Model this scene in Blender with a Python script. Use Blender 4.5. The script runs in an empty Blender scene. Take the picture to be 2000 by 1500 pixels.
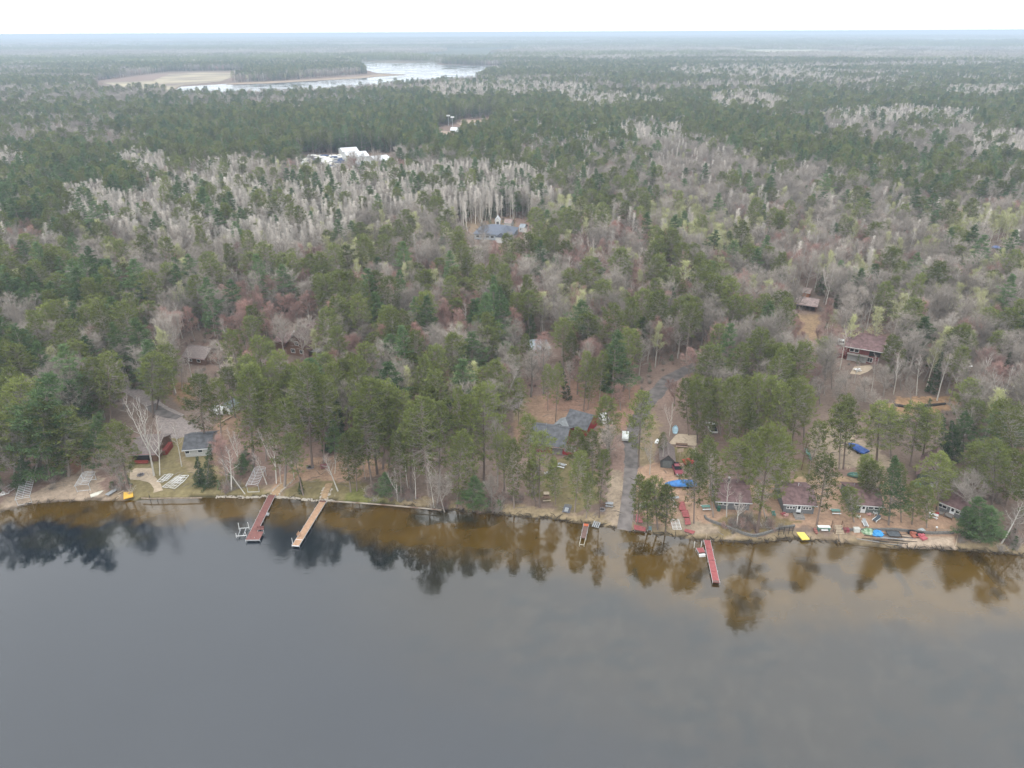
import bpy, bmesh, math, random
import numpy as np
from mathutils import Vector, Matrix
random.seed(7); rng = np.random.default_rng(11)
S = bpy.context.scene
COL = S.collection
R = math.radians

# ------------------------------------------------------------------ camera
CAM_H, PITCH, ROLL, FPX = 95.0, R(26.35), R(-0.26), 1388.0
_fwd = np.array([0, math.cos(PITCH), -math.sin(PITCH)]); _r0 = np.array([1., 0, 0]); _u0 = np.cross(_r0, _fwd)
_right = math.cos(ROLL)*_r0 + math.sin(ROLL)*_u0
_up = -math.sin(ROLL)*_r0 + math.cos(ROLL)*_u0
cd = bpy.data.cameras.new('camera'); cam = bpy.data.objects.new('camera', cd); COL.objects.link(cam)
cd.sensor_width = 36; cd.lens = FPX/2000*36; cd.clip_start = 1; cd.clip_end = 90000
cam.matrix_world = Matrix(((_right[0], _up[0], -_fwd[0], 0), (_right[1], _up[1], -_fwd[1], 0),
                           (_right[2], _up[2], -_fwd[2], CAM_H), (0, 0, 0, 1)))
S.camera = cam

# ------------------------------------------------------------------ sky, sun, exposure
SUN_EL, SUN_AZ = R(52), R(205)          # azimuth clockwise from +Y
w = bpy.data.worlds.new('World'); S.world = w; w.use_nodes = True
nt = w.node_tree; nt.nodes.clear()
N = nt.nodes.new; L = nt.links.new
out = N('ShaderNodeOutputWorld'); bg = N('ShaderNodeBackground'); bg.inputs['Strength'].default_value = 0.1
sky = N('ShaderNodeTexSky'); sky.sky_type = 'NISHITA'; sky.sun_disc = False
sky.sun_elevation = SUN_EL; sky.sun_rotation = SUN_AZ; sky.air_density = 1.0; sky.dust_density = 3.0; sky.altitude = 100
hs = N('ShaderNodeHueSaturation'); hs.inputs['Saturation'].default_value = 0.35
tc = N('ShaderNodeTexCoord'); sep = N('ShaderNodeSeparateXYZ'); L(tc.outputs['Generated'], sep.inputs[0])
# overcast deck: brighter towards the zenith (CIE overcast), faint cloud structure
mr = N('ShaderNodeMapRange'); mr.inputs['From Min'].default_value = 0; mr.inputs['From Max'].default_value = 1
mr.inputs['To Min'].default_value = 19.5; mr.inputs['To Max'].default_value = 25.5
L(sep.outputs['Z'], mr.inputs['Value'])
nz = N('ShaderNodeTexNoise'); nz.inputs['Scale'].default_value = 2.2; nz.inputs['Detail'].default_value = 5
mp = N('ShaderNodeMapping'); mp.inputs['Scale'].default_value = (1, 1, 3.0); L(tc.outputs['Generated'], mp.inputs[0]); L(mp.outputs[0], nz.inputs['Vector'])
m2 = N('ShaderNodeMapRange'); m2.inputs['To Min'].default_value = 0.95; m2.inputs['To Max'].default_value = 1.06
m2.inputs['From Min'].default_value = 0.3; m2.inputs['From Max'].default_value = 0.7; L(nz.outputs['Fac'], m2.inputs['Value'])
mm = N('ShaderNodeMath'); mm.operation = 'MULTIPLY'; L(mr.outputs[0], mm.inputs[0]); L(m2.outputs[0], mm.inputs[1])
cc = N('ShaderNodeVectorMath'); cc.operation = 'SCALE'; cc.inputs[0].default_value = (0.95, 0.975, 1.0); L(mm.outputs[0], cc.inputs['Scale'])
L(sky.outputs[0], hs.inputs['Color'])
mx = N('ShaderNodeMix'); mx.data_type = 'RGBA'; mx.inputs[0].default_value = 0.88
L(hs.outputs[0], mx.inputs[6]); L(cc.outputs[0], mx.inputs[7])
L(mx.outputs[2], bg.inputs['Color']); L(bg.outputs[0], out.inputs['Surface'])

sd = bpy.data.lights.new('sun', 'SUN'); sd.energy = 1.0; sd.angle = R(25); sd.color = (1, .97, .92)
sun = bpy.data.objects.new('sun', sd); COL.objects.link(sun)
_sv = Vector((math.sin(SUN_AZ)*math.cos(SUN_EL), math.cos(SUN_AZ)*math.cos(SUN_EL), math.sin(SUN_EL)))
sun.rotation_euler = (-_sv).to_track_quat('-Z', 'Y').to_euler(); sun.location = (0, 0, 300)

vs = S.view_settings; vs.view_transform = 'Standard'; vs.look = 'None'; vs.gamma = 1; vs.use_curve_mapping = False; vs.exposure = 0.03
cy = S.cycles; cy.max_bounces = 5; cy.diffuse_bounces = 3; cy.glossy_bounces = 2; cy.transmission_bounces = 2; cy.transparent_max_bounces = 4
cy.volume_bounces = 0; cy.caustics_reflective = False; cy.caustics_refractive = False
cy.use_denoising = True
try: cy.denoising_prefilter = 'ACCURATE'
except Exception: pass

# ------------------------------------------------------------------ survey helpers: photo measurement -> ground position
ZL = 0.7                                  # level of the land above the lake
def G(px, py, z=ZL):
    d = _fwd + _right*((px-1000)/FPX) + _up*((750-py)/FPX)
    t = (z-CAM_H)/d[2]
    return float(d[0]*t), float(d[1]*t)
def PJ(x, y, z):
    x = np.asarray(x, float); y = np.asarray(y, float); z = np.asarray(z, float)-CAM_H
    zc = x*_fwd[0]+y*_fwd[1]+z*_fwd[2]; zc = np.where(zc < 1, 1, zc)
    return 1000+FPX*(x*_right[0]+y*_right[1]+z*_right[2])/zc, 750-FPX*(x*_up[0]+y*_up[1]+z*_up[2])/zc
def height_to(x, y, z0, py):
    lo, hi = 0.0, 60.0
    for _ in range(40):
        m = (lo+hi)/2
        if float(PJ(x, y, z0+m)[1]) > py: lo = m
        else: hi = m
    return lo
def poly_w(pts, z=ZL): return np.array([G(a, b, z) for a, b in pts])
def inside(poly, x, y):
    x = np.asarray(x); y = np.asarray(y); c = np.zeros(x.shape, bool); n = len(poly); j = n-1
    for i in range(n):
        xi, yi = poly[i]; xj, yj = poly[j]
        c ^= ((yi > y) != (yj > y)) & (x < (xj-xi)*(y-yi)/(yj-yi+1e-12)+xi); j = i
    return c
_perm = rng.permutation(512)
def vnoise(x, y, s, seed=0):
    x = np.asarray(x, float)/s+seed*17.3; y = np.asarray(y, float)/s+seed*9.1
    xi = np.floor(x).astype(int); yi = np.floor(y).astype(int); fx = x-xi; fy = y-yi
    fx = fx*fx*(3-2*fx); fy = fy*fy*(3-2*fy)
    h = lambda a, b: _perm[(_perm[a & 511]+b) & 511]/511.0
    return (h(xi, yi)*(1-fx)+h(xi+1, yi)*fx)*(1-fy)+(h(xi, yi+1)*(1-fx)+h(xi+1, yi+1)*fx)*fy
def fbm(x, y, s, seed=0, o=3):
    return sum(vnoise(x, y, s/2**k, seed+k)*0.5**k for k in range(o))/sum(0.5**k for k in range(o))
def sstep(a, b, v):
    t = np.clip((np.asarray(v, float)-a)/(b-a), 0, 1); return t*t*(3-2*t)

# ------------------------------------------------------------------ object helpers
def tag(o, label=None, cat=None, group=None, kind=None):
    if label: o['label'] = label
    if cat: o['category'] = cat
    if group: o['group'] = group
    if kind: o['kind'] = kind
    return o
def thing(name, label, cat, loc=(0, 0, 0), rotz=0.0, group=None):
    o = bpy.data.objects.new(name, None); COL.objects.link(o); o.empty_display_size = 0.3
    o.location = loc; o.rotation_euler = (0, 0, rotz)
    return tag(o, label, cat, group)
def link(name, mesh, parent=None):
    o = bpy.data.objects.new(name, mesh); COL.objects.link(o)
    if parent is not None: o.parent = parent
    return o
class MB:
    """collects boxes, bars, prisms and sheets; build() links them as ONE mesh object"""
    def __init__(s): s.v = []; s.f = []
    def add(s, vs, fs):
        b = len(s.v); s.v += [tuple(map(float, q)) for q in vs]; s.f += [tuple(i+b for i in q) for q in fs]; return s
    def box(s, c, d, rz=0.0, tilt=0.0):
        cx, cy_, cz = c; a, b, h = d[0]/2, d[1]/2, d[2]/2
        M = Matrix.Rotation(rz, 3, 'Z') @ Matrix.Rotation(tilt, 3, 'X')
        P = [M @ Vector((i*a, j*b, k*h)) for i in (-1, 1) for j in (-1, 1) for k in (-1, 1)]
        return s.add([(p.x+cx, p.y+cy_, p.z+cz) for p in P], [(0, 1, 3, 2), (4, 6, 7, 5), (0, 4, 5, 1), (2, 3, 7, 6), (0, 2, 6, 4), (1, 5, 7, 3)])
    def bar(s, p, q, r, n=6, r2=None):
        p = Vector(p); q = Vector(q); d = (q-p).normalized(); r2 = r if r2 is None else r2
        u = d.orthogonal().normalized(); v = d.cross(u)
        vs = []
        for c, rr in ((p, r), (q, r2)):
            for k in range(n):
                t = 2*math.pi*k/n; vs.append(c+(u*math.cos(t)+v*math.sin(t))*rr)
        fs = [(k, (k+1) % n, n+(k+1) % n, n+k) for k in range(n)]+[tuple(range(n))[::-1], tuple(range(n, 2*n))]
        return s.add(vs, fs)
    def path(s, pts, r, n=5):
        for a, b in zip(pts, pts[1:]): s.bar(a, b, r, n)
        return s
    def prism(s, poly, z0, z1):
        n = len(poly); return s.add([(x, y, z0) for x, y in poly]+[(x, y, z1) for x, y in poly],
            [tuple(range(n))[::-1], tuple(range(n, 2*n))]+[(k, (k+1) % n, n+(k+1) % n, n+k) for k in range(n)])
    def loft(s, rings, cap=True):
        n = len(rings[0]); b = []
        vs = [p for r in rings for p in r]
        fs = [(i*n+k, i*n+(k+1) % n, (i+1)*n+(k+1) % n, (i+1)*n+k) for i in range(len(rings)-1) for k in range(n)]
        if cap: fs += [tuple(range(n))[::-1], tuple((len(rings)-1)*n+k for k in range(n))]
        return s.add(vs, fs)
    def mesh(s, name, m):
        me = bpy.data.meshes.new(name); me.from_pydata(s.v, [], s.f)
        bm = bmesh.new(); bm.from_mesh(me); bmesh.ops.recalc_face_normals(bm, faces=bm.faces); bm.to_mesh(me); bm.free()
        me.materials.append(m); return me
    def build(s, name, m, parent=None): return link(name, s.mesh(name, m), parent)
def raw_mesh(name, V, F, mats, midx=None, attrs=None, smooth=False):
    """numpy verts and a list of (k,n) face arrays -> mesh"""
    me = bpy.data.meshes.new(name)
    loops = np.concatenate([f.ravel() for f in F]).astype(np.int32); tot = np.concatenate([np.full(len(f), f.shape[1], np.int32) for f in F])
    st = np.concatenate([[0], np.cumsum(tot)[:-1]]).astype(np.int32)
    me.vertices.add(len(V)); me.vertices.foreach_set('co', np.asarray(V, np.float32).ravel())
    me.loops.add(len(loops)); me.loops.foreach_set('vertex_index', loops)
    me.polygons.add(len(tot)); me.polygons.foreach_set('loop_start', st)
    try: me.polygons.foreach_set('loop_total', tot)
    except Exception: pass
    if midx is not None: me.polygons.foreach_set('material_index', np.asarray(midx, np.int32))
    me.polygons.foreach_set('use_smooth', np.full(len(tot), bool(smooth)))
    for m in mats: me.materials.append(m)
    for k, a in (attrs or {}).items():
        a = np.asarray(a, np.float32)
        if a.ndim == 1: me.attributes.new(k, 'FLOAT', 'POINT').data.foreach_set('value', a)
        else:
            if a.shape[1] == 3: a = np.concatenate([a, np.ones((len(a), 1), np.float32)], 1)
            me.attributes.new(k, 'FLOAT_COLOR', 'POINT').data.foreach_set('color', a.ravel())
    me.update(calc_edges=True); return me

# ------------------------------------------------------------------ materials
MATS = {}
def mat(name, col, rough=0.7, var=0.15, scale=3.0, bump=0.0, spec=0.3, metal=0.0, stripes=None, col2=None, detail=4):
    """a real-world base colour, broken up by noise (wear, grain) and optional board stripes"""
    if name in MATS: return MATS[name]
    m = bpy.data.materials.new(name); m.use_nodes = True; t = m.node_tree; n = t.nodes; l = t.links
    b = n['Principled BSDF']; b.inputs['Roughness'].default_value = rough; b.inputs['Specular IOR Level'].default_value = spec; b.inputs['Metallic'].default_value = metal
    c = n.new('ShaderNodeTexCoord'); z = n.new('ShaderNodeTexNoise'); z.inputs['Scale'].default_value = scale; z.inputs['Detail'].default_value = detail
    l.new(c.outputs['Object'], z.inputs['Vector'])
    r = n.new('ShaderNodeMix'); r.data_type = 'RGBA'
    a = col2 or tuple(min(1, q*(1+var)) for q in col); d = tuple(q*(1-var) for q in col)
    r.inputs[6].default_value = (*d, 1); r.inputs[7].default_value = (*a, 1)
    mr = n.new('ShaderNodeMapRange'); mr.inputs['From Min'].default_value = .32; mr.inputs['From Max'].default_value = .68
    l.new(z.outputs['Fac'], mr.inputs['Value']); l.new(mr.outputs[0], r.inputs[0])
    l.new(r.outputs[2], b.inputs['Base Color'])
    if stripes:
        wv = n.new('ShaderNodeTexWave'); wv.bands_direction = stripes[0]; wv.inputs['Scale'].default_value = stripes[1]; wv.inputs['Distortion'].default_value = .3
        l.new(c.outputs['Object'], wv.inputs['Vector'])
        bp = n.new('ShaderNodeBump'); bp.inputs['Strength'].default_value = .6; bp.inputs['Distance'].default_value = .02
        l.new(wv.outputs['Fac'], bp.inputs['Height']); l.new(bp.outputs[0], b.inputs['Normal'])
    elif bump:
        bp = n.new('ShaderNodeBump'); bp.inputs['Strength'].default_value = bump; bp.inputs['Distance'].default_value = .05
        l.new(z.outputs['Fac'], bp.inputs['Height']); l.new(bp.outputs[0], b.inputs['Normal'])
    MATS[name] = m; return m
def foliage_mat(name, col, col2, tr=0.2, tint_amt=0.55):
    """leaf or needle colour: varies from tuft to tuft (attribute) and from tree to tree"""
    m = bpy.data.materials.new(name); m.use_nodes = True; t = m.node_tree; n = t.nodes; l = t.links; n.clear()
    o = n.new('ShaderNodeOutputMaterial'); at = n.new('ShaderNodeAttribute'); at.attribute_name = 'tint'
    oi = n.new('ShaderNodeObjectInfo'); mx = n.new('ShaderNodeMix'); mx.data_type = 'RGBA'
    mx.inputs[6].default_value = (*col, 1); mx.inputs[7].default_value = (*col2, 1)
    ad = n.new('ShaderNodeMath'); ad.operation = 'MULTIPLY_ADD'; ad.inputs[1].default_value = .45; ad.use_clamp = True
    sc = n.new('ShaderNodeMath'); sc.operation = 'MULTIPLY'; sc.inputs[1].default_value = tint_amt
    l.new(at.outputs['Fac'], sc.inputs[0]); l.new(oi.outputs['Random'], ad.inputs[0]); l.new(sc.outputs[0], ad.inputs[2])
    l.new(ad.outputs[0], mx.inputs[0])
    hv = n.new('ShaderNodeHueSaturation'); mr = n.new('ShaderNodeMapRange'); mr.inputs['To Min'].default_value = .72; mr.inputs['To Max'].default_value = 1.25
    ml = n.new('ShaderNodeMath'); ml.operation = 'MULTIPLY'; ml.inputs[1].default_value = 7.31
    fr = n.new('ShaderNodeMath'); fr.operation = 'FRACT'; l.new(oi.outputs['Random'], ml.inputs[0]); l.new(ml.outputs[0], fr.inputs[0])
    l.new(fr.outputs[0], mr.inputs['Value']); l.new(mr.outputs[0], hv.inputs['Value']); l.new(mx.outputs[2], hv.inputs['Color'])
    df = n.new('ShaderNodeBsdfDiffuse'); l.new(hv.outputs[0], df.inputs['Color'])
    if tr > 0:
        tl = n.new('ShaderNodeBsdfTranslucent'); l.new(hv.outputs[0], tl.inputs['Color']); ms = n.new('ShaderNodeMixShader'); ms.inputs[0].default_value = tr
        l.new(df.outputs[0], ms.inputs[1]); l.new(tl.outputs[0], ms.inputs[2]); l.new(ms.outputs[0], o.inputs['Surface'])
    else: l.new(df.outputs[0], o.inputs['Surface'])
    return m
# ================================================================== land, lake, roads
SHORE_PX = [(-500, 1060), (-250, 1034), (-100, 1014), (0, 1000), (15, 996), (62, 985), (112, 981), (175, 977), (240, 976), (375, 974), (450, 971), (525, 971), (625, 979), (700, 983), (775, 989), (862, 997),
            (950, 1005), (1050, 1012), (1150, 1025), (1205, 1032), (1235, 1037), (1300, 1046), (1330, 1049), (1375, 1056), (1462, 1060), (1550, 1057),
            (1612, 1056), (1650, 1060), (1725, 1069), (1825, 1074), (1900, 1078), (2000, 1084), (2120, 1092), (2300, 1120), (2600, 1180)]
_sp = np.array([G(a, b, 0) for a, b in SHORE_PX])
def ysh(x):
    x = np.asarray(x, float); y = np.interp(x, _sp[:, 0], _sp[:, 1])
    return y+(vnoise(x, x*0+3, 1.7, 4)-.5)*0.5+(vnoise(x, x*0+8, 5.0, 5)-.5)*0.6
def pxdist(x, y): return np.hypot(x, y)
def hills(x, y):
    r = np.hypot(x, y)
    return sstep(3500, 12000, r)*(fbm(x, y, 5200, 3, 3)-.35)*90*sstep(3000, 20000, r)**.5
def gz(x, y):
    x = np.asarray(x, float); y = np.asarray(y, float)
    d = y-ysh(x)
    z = np.where(d < 0, np.maximum(d*.22, -3.0), ZL*sstep(-.25, 2.6, d)+.0)
    near = sstep(3, 8, d)
    z = z+near*np.where(np.hypot(x, y) < 900, 0, 0)
    return z+hills(x, y)*(d > 0)

# ---- ground sheet with painted cover (needle litter, sand, grass, leaf litter)
def lines(lo, hi, step, far, grow=1.28):
    core = np.arange(lo, hi+step/2, step); a = [core[-1]]; s = step
    while a[-1] < far: s *= grow; a.append(a[-1]+s)
    b = [core[0]]; s = step
    while b[-1] > -far: s *= grow; b.append(b[-1]-s)
    return np.concatenate([b[::-1][:-1], core, a[1:]])
gx = lines(-140, 140, 0.8, 42000); gy = lines(100, 240, 0.8, 42000)
X, Y = np.meshgrid(gx, gy); x = X.ravel(); y = Y.ravel(); z = gz(x, y)
LITTER = np.array([.165, .123, .098]); LEAF = np.array([.215, .148, .120]); SAND = np.array([.38, .30, .22]); GRASS = np.array([.20, .165, .085])
NEEDLE = np.array([.340, .225, .155]); BEACH = np.array([.42, .33, .25]); MOSS = np.array([.13, .13, .045]); DRY = np.array([.29, .225, .14]); GRAVEL = np.array([.25, .215, .19])
n1 = fbm(x, y, 6, 1)[:, None]; n2 = fbm(x, y, 1.6, 2)[:, None]; n3 = fbm(x, y, 40, 5)[:, None]
col = LITTER*(.75+.5*n1)*(1-sstep(.4, .65, n3))+LEAF*(.75+.5*n1)*sstep(.4, .65, n3)
jx = x+(fbm(x, y, 3, 7)-.5)*3; jy = y+(fbm(x, y, 3, 8)-.5)*3
d = y-ysh(x)
def cover(px, c, noise=.3, soft=1.0):
    global col
    k = inside(poly_w(px), jx, jy).astype(float)*soft
    k = k[:, None]; col = col*(1-k)+np.asarray(c)*(1-noise+2*noise*n2)*k
bank = ((d > -1) & (d+(n1[:, 0]-.5)*4 < 2.6) & (np.abs(x) < 400)).astype(float)[:, None]
col = col*(1-bank)+np.array([.23, .175, .12])*(.5+1.0*n2)*bank
wet = ((d > -2) & (d < .55)).astype(float)[:, None]
cover([(0, 1010), (0, 972), (60, 962), (110, 940), (140, 915), (150, 860), (172, 850), (178, 900), (200, 945), (215, 985), (100, 990)], BEACH*.78)     # sandy launch
cover([(140, 930), (142, 880), (150, 850), (170, 845), (172, 905)], np.array([.22, .12, .08]))
cover([(250, 985), (245, 900), (300, 850), (330, 845), (355, 850), (420, 870), (440, 935), (620, 985), (430, 980)], GRASS*.95)
cover([(345, 900), (350, 865), (362, 858), (366, 905), (420, 925), (400, 940)], DRY*.8)
cover([(540, 985), (575, 945), (640, 938), (690, 940), (735, 955), (900, 990), (860, 1000), (700, 990)], GRASS*.9)
cover([(655, 985), (690, 955), (740, 960), (770, 985), (720, 990)], MOSS*1.1)
cover([(530, 955), (548, 925), (600, 895), (680, 885), (760, 905), (755, 925), (700, 938), (650, 940), (590, 940)], NEEDLE*.95)               # needle carpet at the twin docks
cover([(770, 1000), (800, 965), (900, 985), (1000, 985), (1100, 1000), (1200, 1010), (1210, 1040), (1050, 1018), (900, 1008)], DRY*.85)
cover([(1060, 970), (1060, 905), (1110, 890), (1160, 905), (1170, 985), (1100, 1000)], GRASS*.85)
cover([(1010, 870), (1000, 800), (1020, 775), (1060, 770), (1200, 800), (1215, 850), (1130, 830), (1050, 830)], NEEDLE*.75)
cover([(1060, 800), (1080, 750), (1220, 730), (1260, 770), (1220, 840), (1150, 812)], np.array([.235, .145, .105]))
cover([(1015, 835), (1010, 815), (1040, 812), (1065, 828), (1050, 840)], GRASS*.9)
cover([(1240, 905), (1248, 830), (1275, 800), (1290, 830), (1275, 920)], DRY*.75)
cover([(1240, 1000), (1245, 915), (1290, 905), (1340, 930), (1400, 940), (1480, 945), (1580, 950), (1700, 955), (1800, 950), (1860, 1000), (1880, 1030), (1870, 1060), (1700, 1050), (1600, 1030), (1500, 1030), (1430, 1030), (1330, 1040)], NEEDLE)   # raked yard before the cabins
cover([(1180, 1020), (1190, 930), (1205, 915), (1222, 920), (1215, 1030)], SAND*.75)
cover([(1300, 1042), (1330, 1010), (1370, 1015), (1430, 1040), (1480, 1052), (1380, 1052)], SAND*.75)
cover([(1200, 1030), (1290, 1045), (1400, 1060), (1620, 1060), (1560, 1040), (1440, 1046), (1330, 1036)], DRY*.8)
cover([(1400, 1040), (1390, 1015), (1440, 1000), (1500, 1010), (1560, 1020), (1540, 1035), (1470, 1042)], np.array([.19, .145, .075]))
cover([(1570, 850), (1600, 830), (1640, 835), (1720, 880), (1745, 905), (1720, 915), (1640, 912), (1600, 915), (1580, 885)], SAND*.82)        # sandy clearing with the tarped boat
cover([(1490, 950), (1520, 938), (1600, 930), (1700, 935), (1770, 945), (1760, 955), (1600, 944)], np.array([.36, .25, .16]))
cover([(1560, 900), (1570, 895), (1600, 925), (1585, 935), (1555, 932)], GRASS*.8)
cover([(1700, 800), (1760, 775), (1860, 775), (1900, 790), (1840, 805), (1740, 812)], np.array([.30, .19, .11]), .5)
cover([(1750, 1075), (1765, 1048), (1868, 1048), (1868, 1072), (1820, 1078)], BEACH)                                                        # beach box
cover([(1640, 1060), (1680, 1045), (1760, 1060), (1760, 1075)], DRY*.85)
cover([(1860, 1080), (1880, 1050), (1960, 1060), (2050, 1075), (2050, 1095), (1950, 1088)], DRY*.85)
cover([(1300, 895), (1310, 872), (1360, 872), (1370, 900), (1345, 915)], GRASS*.85)
cover([(1000, 820), (1000, 790), (1030, 775), (1030, 815)], DRY*.85)
cover([(420, 830), (440, 800), (480, 805), (470, 840), (440, 870), (420, 860)], NEEDLE*.8)
cover([(310, 750), (380, 745), (420, 765), (420, 800), (350, 790)], np.array([.20, .125, .075]))
cover([(450, 720), (470, 690), (560, 690), (560, 740), (480, 735)], np.array([.25, .18, .12]))
cover([(1540, 640), (1560, 615), (1600, 612), (1600, 660), (1570, 665)], np.array([.26, .18, .11]))
cover([(900, 445), (910, 436), (985, 434), (1030, 446), (1040, 460), (1000, 470)], np.array([.24, .18, .12]))
col = col*(1-wet*.62)                                                       # wet, undercut edge of the bank
# far clearings, marsh and pale fields
far = np.hypot(x, y) > 2600
fn = fbm(x, y, 900, 12)[:, None]; fcol = np.array([.075, .085, .05])*(.6+.8*fn)
k = far.astype(float)[:, None]; col = col*(1-k)+fcol*k
FIELDS = [[(1740, 105), (1745, 99), (1790, 99), (1800, 104)], [(1820, 104), (1830, 99), (1950, 101), (1960, 105)], [(230, 104), (240, 99), (330, 99), (340, 104)], [(1440, 108), (1445, 98), (1560, 97), (1700, 102), (1700, 109)], [(1800, 83), (1800, 77), (2010, 78), (2010, 83)], [(180, 93), (190, 87), (390, 88), (400, 93)],
          [(1750, 97), (1760, 92), (1960, 94), (1950, 98)], [(40, 88), (60, 84), (160, 84), (150, 89)], [(1040, 84), (1060, 80), (1200, 80), (1190, 84)]]
for f in FIELDS:
    k = inside(poly_w(f), x, y).astype(float)[:, None]*far[:, None]; col = col*(1-k)+np.array([.42, .37, .27])*(.8+.4*fn)*k
nx, ny = len(gx), len(gy); ii = np.arange(nx*ny).reshape(ny, nx)
F4 = np.stack([ii[:-1, :-1], ii[:-1, 1:], ii[1:, 1:], ii[1:, :-1]], -1).reshape(-1, 4)
gm = bpy.data.materials.new('ground_cover'); gm.use_nodes = True; t = gm.node_tree; n = t.nodes; l = t.links
b = n['Principled BSDF']; b.inputs['Roughness'].default_value = .95; b.inputs['Specular IOR Level'].default_value = .1
at = n.new('ShaderNodeAttribute'); at.attribute_name = 'cover'
c = n.new('ShaderNodeTexCoord'); z1 = n.new('ShaderNodeTexNoise'); z1.inputs['Scale'].default_value = 1.3; z1.inputs['Detail'].default_value = 8; z1.inputs['Roughness'].default_value = .7
l.new(c.outputs['Object'], z1.inputs['Vector']); mr = n.new('ShaderNodeMapRange'); mr.inputs['From Min'].default_value = .3; mr.inputs['From Max'].default_value = .7
mr.inputs['To Min'].default_value = .72; mr.inputs['To Max'].default_value = 1.3; l.new(z1.outputs['Fac'], mr.inputs['Value'])
vm = n.new('ShaderNodeVectorMath'); vm.operation = 'SCALE'; l.new(at.outputs['Color'], vm.inputs[0]); l.new(mr.outputs[0], vm.inputs['Scale']); l.new(vm.outputs[0], b.inputs['Base Color'])
bp = n.new('ShaderNodeBump'); bp.inputs['Strength'].default_value = .7; bp.inputs['Distance'].default_value = .12; l.new(z1.outputs['Fac'], bp.inputs['Height']); l.new(bp.outputs[0], b.inputs['Normal'])
tag(link('ground', raw_mesh('ground', np.stack([x, y, z], 1), [F4], [gm], attrs={'cover': col}, smooth=True)), kind='structure')

# ---- the lake: one sheet at level 0; its body colour is the bed seen through tea-coloured water
gx = lines(-150, 150, 1.0, 42000); gy = np.concatenate([lines(62, 152, 1.0, 42000)]); gy = gy[gy < 175]
X, Y = np.meshgrid(gx, gy); x = X.ravel(); y = Y.ravel(); d = ysh(x)-y
px, py = PJ(x, y, x*0)
px = np.where(y > 5, px, 1000)
wv_ = (fbm(x, y, 7, 21)-.5)*7+(fbm(x, y, 2, 22)-.5)*5
shelf = np.interp(px, [0, 250, 480, 600, 800, 1000, 1200, 1400, 1800, 2000], [6.5, 6, 8, 8.5, 11, 13, 15, 18, 18, 16])
k1 = 1-sstep(.75, 1.55, (d+wv_)/shelf)                                       # golden sand shelf
k2 = (1-sstep(1.5, 3.3, (d+wv_)/(shelf+7)))*sstep(480, 950, px)               # deeper shelf with weed
GOLD = np.array([.072, .041, .0060]); MID = np.array([.0185, .0165, .0120]); DEEP = np.array([.0075, .0118, .0185])
weed = sstep(.50, .60, fbm(x*.6+y*.35, y*1.4-x*.25, 2.6, 31, 4))*sstep(.42, .6, fbm(x, y, 14, 33)); weed2 = sstep(.52, .66, fbm(x, y, 1.8, 35, 3))*sstep(.4, .6, fbm(x, y, 11, 37))
blot = sstep(.62, .74, fbm(x, y, 5, 41, 3))
c0 = DEEP[None]*np.ones((len(x), 1))
mid = MID*(1-.3*weed[:, None])*(1+.45*weed2[:, None])+np.array([-.004, .0, .002])*weed[:, None]
c0 = c0*(1-k2[:, None])+mid*k2[:, None]
gold = GOLD*(.75+.5*fbm(x, y, 4, 51)[:, None])*(1-.55*blot[:, None])*(.8+.25*sstep(0, 3, d)[:, None])
c0 = c0*(1-k1[:, None])+gold*k1[:, None]
for cx, cy_, rx, ry, a in [(225, 1050, 75, 30, .6), (90, 1055, 60, 22, .5), (860, 1012, 75, 13, .85), (1240, 1130, 9, 30, .6), (870, 1100, 22, 18, .6), (460, 1035, 50, 22, .5)]:  # dark patches painted into the bed colour: weed, and tree shade along the shore
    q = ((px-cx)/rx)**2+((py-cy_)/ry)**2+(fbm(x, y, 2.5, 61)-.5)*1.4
    k = (a*(1-sstep(.4, 1.1, q)))[:, None]; c0 = c0*(1-k)+np.array([.022, .022, .015])*k
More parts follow.
